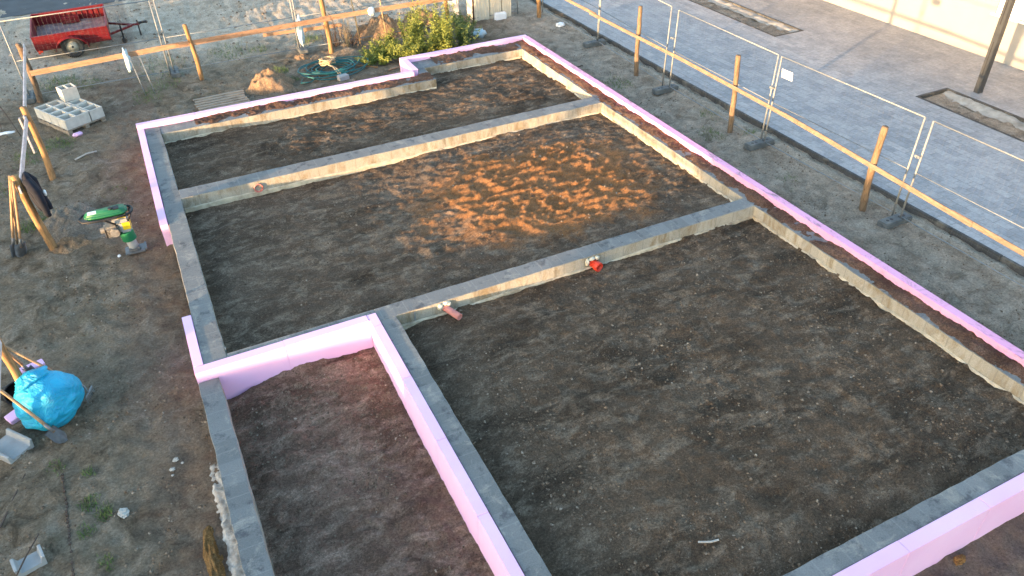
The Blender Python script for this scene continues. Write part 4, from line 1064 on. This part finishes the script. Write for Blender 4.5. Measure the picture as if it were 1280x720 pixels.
rag((-.42, 21.33, .42), (.07, .05, .30), 'pale blue film tied to the back rail right of the trailer', M_film, 11)
rag((4.05, 21.75, .30), (.09, .06, .38), 'pale blue film wrapped round the mesh fence post left of the back stake', M_film, 13)
# steel rods tied to the rail
for i, (x, lab) in enumerate(((-.45, 'left thin steel rod of the pair under the blue film'), (-.22, 'right thin steel rod of the pair under the blue film'))):
    m = MB(); m.tube([(x+.1, 21.3, .45), (x+.2, 20.95, -.46)], .009, 5); o = m.build('thin_steel_rod', M_zinc, None, True); tag(o, lab, 'rod', 'thin rods under the blue film')
# twigs at the left edge
m = MB(); m.tube([(-3.75, 21.9, .3), (-3.4, 20.9, -.1), (-3.1, 19.9, -.44)], [.02, .015, .01], 5); m.tube([(-3.5, 21.2, .0), (-3.5, 20.2, -.44)], .006, 4); o = m.build('dead_branch', M_twig, None, True); tag(o, 'thin dead branch leaning at the left edge of the photo', 'branch')
# wood scrap, wire, cable on the ground
def stick(pts, r, mat, lab, name='wood_scrap', cat='wood scrap', flat=None):
    m = MB()
    if flat: m.obox(pts[0], pts[1], *flat, .003)
    else: m.tube(pts, r, 6)
    o = m.build(name, mat); tag(o, lab, cat); return o
stick([gpt(5.75, 19.55, .03), gpt(6.15, 19.6, .04)], 0, M_rail, 'short pale lath lying just left of the notch in the pink wall', flat=(.04, .02))
stick([gpt(5.1, 20.35, .03), gpt(5.6, 19.95, .03)], 0, M_stake, 'orange lath lying between the hose and the weeds', flat=(.05, .02))
stick([gpt(-2.12, 15.45, .01), gpt(-2.0, 15.0, .02)], .006, M_twig, 'short dark wire on the ground beside the grey mound', 'wire', 'wire')
stick([gpt(-2.0, 17.9, .01), gpt(-1.75, 18.0, .03), gpt(-1.55, 18.1, .01)], .02, M_stone, 'pale stick in front of the pallet of hollow blocks')
stick([Vector((4.0, 3.78, -.20)), Vector((4.12, 3.72, -.20)), Vector((4.22, 3.70, -.2))], .012, M_stone, 'pale bone shaped chip on the soil near the bottom right wall')
for i, (x, y, s) in enumerate(((9.75, 17.3, .3), (9.95, 17.0, .26), (10.1, 17.25, .2))):
    pass
stick([gpt(9.8, 17.3, .02), gpt(10.1, 17.2, .03), gpt(10.5, 17.35, .01)], .018, M_twig, 'dark root lying beside the far right corner of the pink wall', 'root', 'root')
def rock(p, r, lab, seed, mat=M_stone, grp=None):
    m = MB(); m.blob((0, 0, 0), r, 3, .35, 1.6, seed); o = m.build('stone', mat); o.location = p; tag(o, lab, 'stone', grp); return o
rock(gpt(-1.78, 7.40, .0), (.065, .075, .045), 'pale broken stone alone in the middle of the bare ground at bottom left', 1)
for i, (x, y, s, lab) in enumerate(((-1.10, 7.98, .04, 'largest pale pebble of the little group left of the low wall'), (-1.16, 7.84, .035, 'pale pebble left in the little group beside the low wall'), (-1.03, 7.90, .02, 'small pale pebble right in the little group beside the low wall'), (-1.17, 7.74, .018, 'smallest pale pebble of the group left of the low wall'))):
    rock(gpt(x, y, .01), (s, s*.8, s*.5), lab, i+4)
rock(gpt(7.75, 19.35, .05), (.16, .10, .13), 'pointed pale stone between the weeds and the pink wall', 12)
rock(gpt(6.25, 19.15, .30), (.06, .05, .08), 'small white lump on the corner of the pink notch', 15, M_pu)
rock(gpt(6.7, 2.45, .02), (.08, .05, .04), 'reddish stone at the outer foot of the front pink boards', 17, M_clay)
rock(gpt(6.3, 2.33, .02), (.11, .06, .04), 'pale flat stone at the outer foot of the front pink boards', 18)
rock(gpt(-1.95, 14.2+.02, .02)+Vector((.55, -.9, 0)), (.03, .03, .02), 'tiny white pebble on the ground in front of the rammer', 19, M_white)
# clods and pebbles scattered over soil and ground: nobody could count them
def clod_mat(f=1.):
    m, t, b = newmat('loose clods', .97, .1)
    v = coord(t)
    c = ramp(t, noise(t, v, 23, 2, .5), [(.30, tuple(f*q for q in (.06, .042, .028))), (.5, tuple(f*q for q in (.14, .10, .068))), (.62, tuple(f*q for q in (.22, .17, .12))), (.74, tuple(f*q for q in (.38, .32, .25)))])
    t.links.new(c, b.inputs['Base Color']); return m
M_clod = clod_mat()
def clods(regions, seed, label, mat=None):
    rs = np.random.RandomState(seed); P = []
    for x0, x1, y0, y1, n, zf, smin, smax, patchy in regions:
        x = rs.uniform(x0, x1, n); y = rs.uniform(y0, y1, n)
        k = rs.rand(n) < np.clip(.35+patchy*fbm(x*.8+3, y*.8, 3), 0.05, 1); x = x[k]; y = y[k]
        sz = smin+(smax-smin)*rs.rand(len(x))**4
        P.append(np.c_[x, y, zf(x, y), sz])
    P = np.vstack(P); n = len(P)
    base = np.array([(1, 0, 0), (.5, .87, .05), (-.5, .87, 0), (-1, 0, .05), (-.5, -.87, 0), (.5, -.87, .05), (.1, .1, 1)])
    V = np.repeat(base[None], n, 0)*(.65+.7*rs.rand(n, 7, 3)); V[:, :6, 2] -= .3
    an = rs.rand(n)*6.28; ca, sa = np.cos(an), np.sin(an)
    X = V[:, :, 0]*ca[:, None]-V[:, :, 1]*sa[:, None]*.8; Y = V[:, :, 0]*sa[:, None]+V[:, :, 1]*ca[:, None]*.8
    V = np.stack([P[:, 0:1]+X*P[:, 3:4], P[:, 1:2]+Y*P[:, 3:4], P[:, 2:3]+V[:, :, 2]*P[:, 3:4]*.75], 2).reshape(-1, 3)
    F = np.array([(i, (i+1) % 6, 6) for i in range(6)]); F = (np.arange(n)[:, None, None]*7+F[None]).reshape(-1, 3)
    me = bpy.data.meshes.new('gravel'); me.vertices.add(len(V)); me.vertices.foreach_set('co', V.ravel()); me.loops.add(len(F)*3); me.loops.foreach_set('vertex_index', F.ravel())
    me.polygons.add(len(F)); me.polygons.foreach_set('loop_start', np.arange(len(F))*3); me.polygons.foreach_set('loop_total', np.full(len(F), 3)); me.update(calc_edges=True)
    me.materials.append(mat or M_clod); o = bpy.data.objects.new('gravel', me); COL.objects.link(o); tag(o, label, None, kind='stuff')
zt_ = lambda x, y: fz(x, y)*1.5-.62-.10*np.exp(-((x+.35)/.3)**2)+.09*sm(6.5, 9, y)+.10*np.exp(-((x-.75)/.6)**2-((y-8.9)/.7)**2)
clods([(2.33, 9.08, 2.98, 8.86, 26000, fillz(-.245, 21), .006, .030, .7), (-.1, 9.08, 9.28, 14.12, 16000, fillz(-.245, 11, True), .007, .030, .6),
       (-.1, 9.08, 14.6, 17.35, 7000, fillz(-.235, 4), .008, .028, .5), (-.28, 1.88, 4.5, 8.93, 9000, zt_, .006, .028, .7)], 5, 'small clods and pebbles scattered over the soil in the rooms')
clods([(-3.9, -.62, 5.0, 20, 17000, gh, .006, .034, .8), (9.7, 12.1, 3.5, 21, 9000, gh, .007, .03, .7), (-4.5, 9.5, 19.0, 23, 6000, gh, .010, .05, .6), (2.5, 9.5, 1.6, 2.5, 1500, gh, .007, .03, .6), (-6, 9, 23, 29, 5000, lambda x, y: gh(x, y), .012, .06, .7)], 8, 'crumbs, clods and pebbles scattered over the ground outside the foundation', clod_mat(1.15))
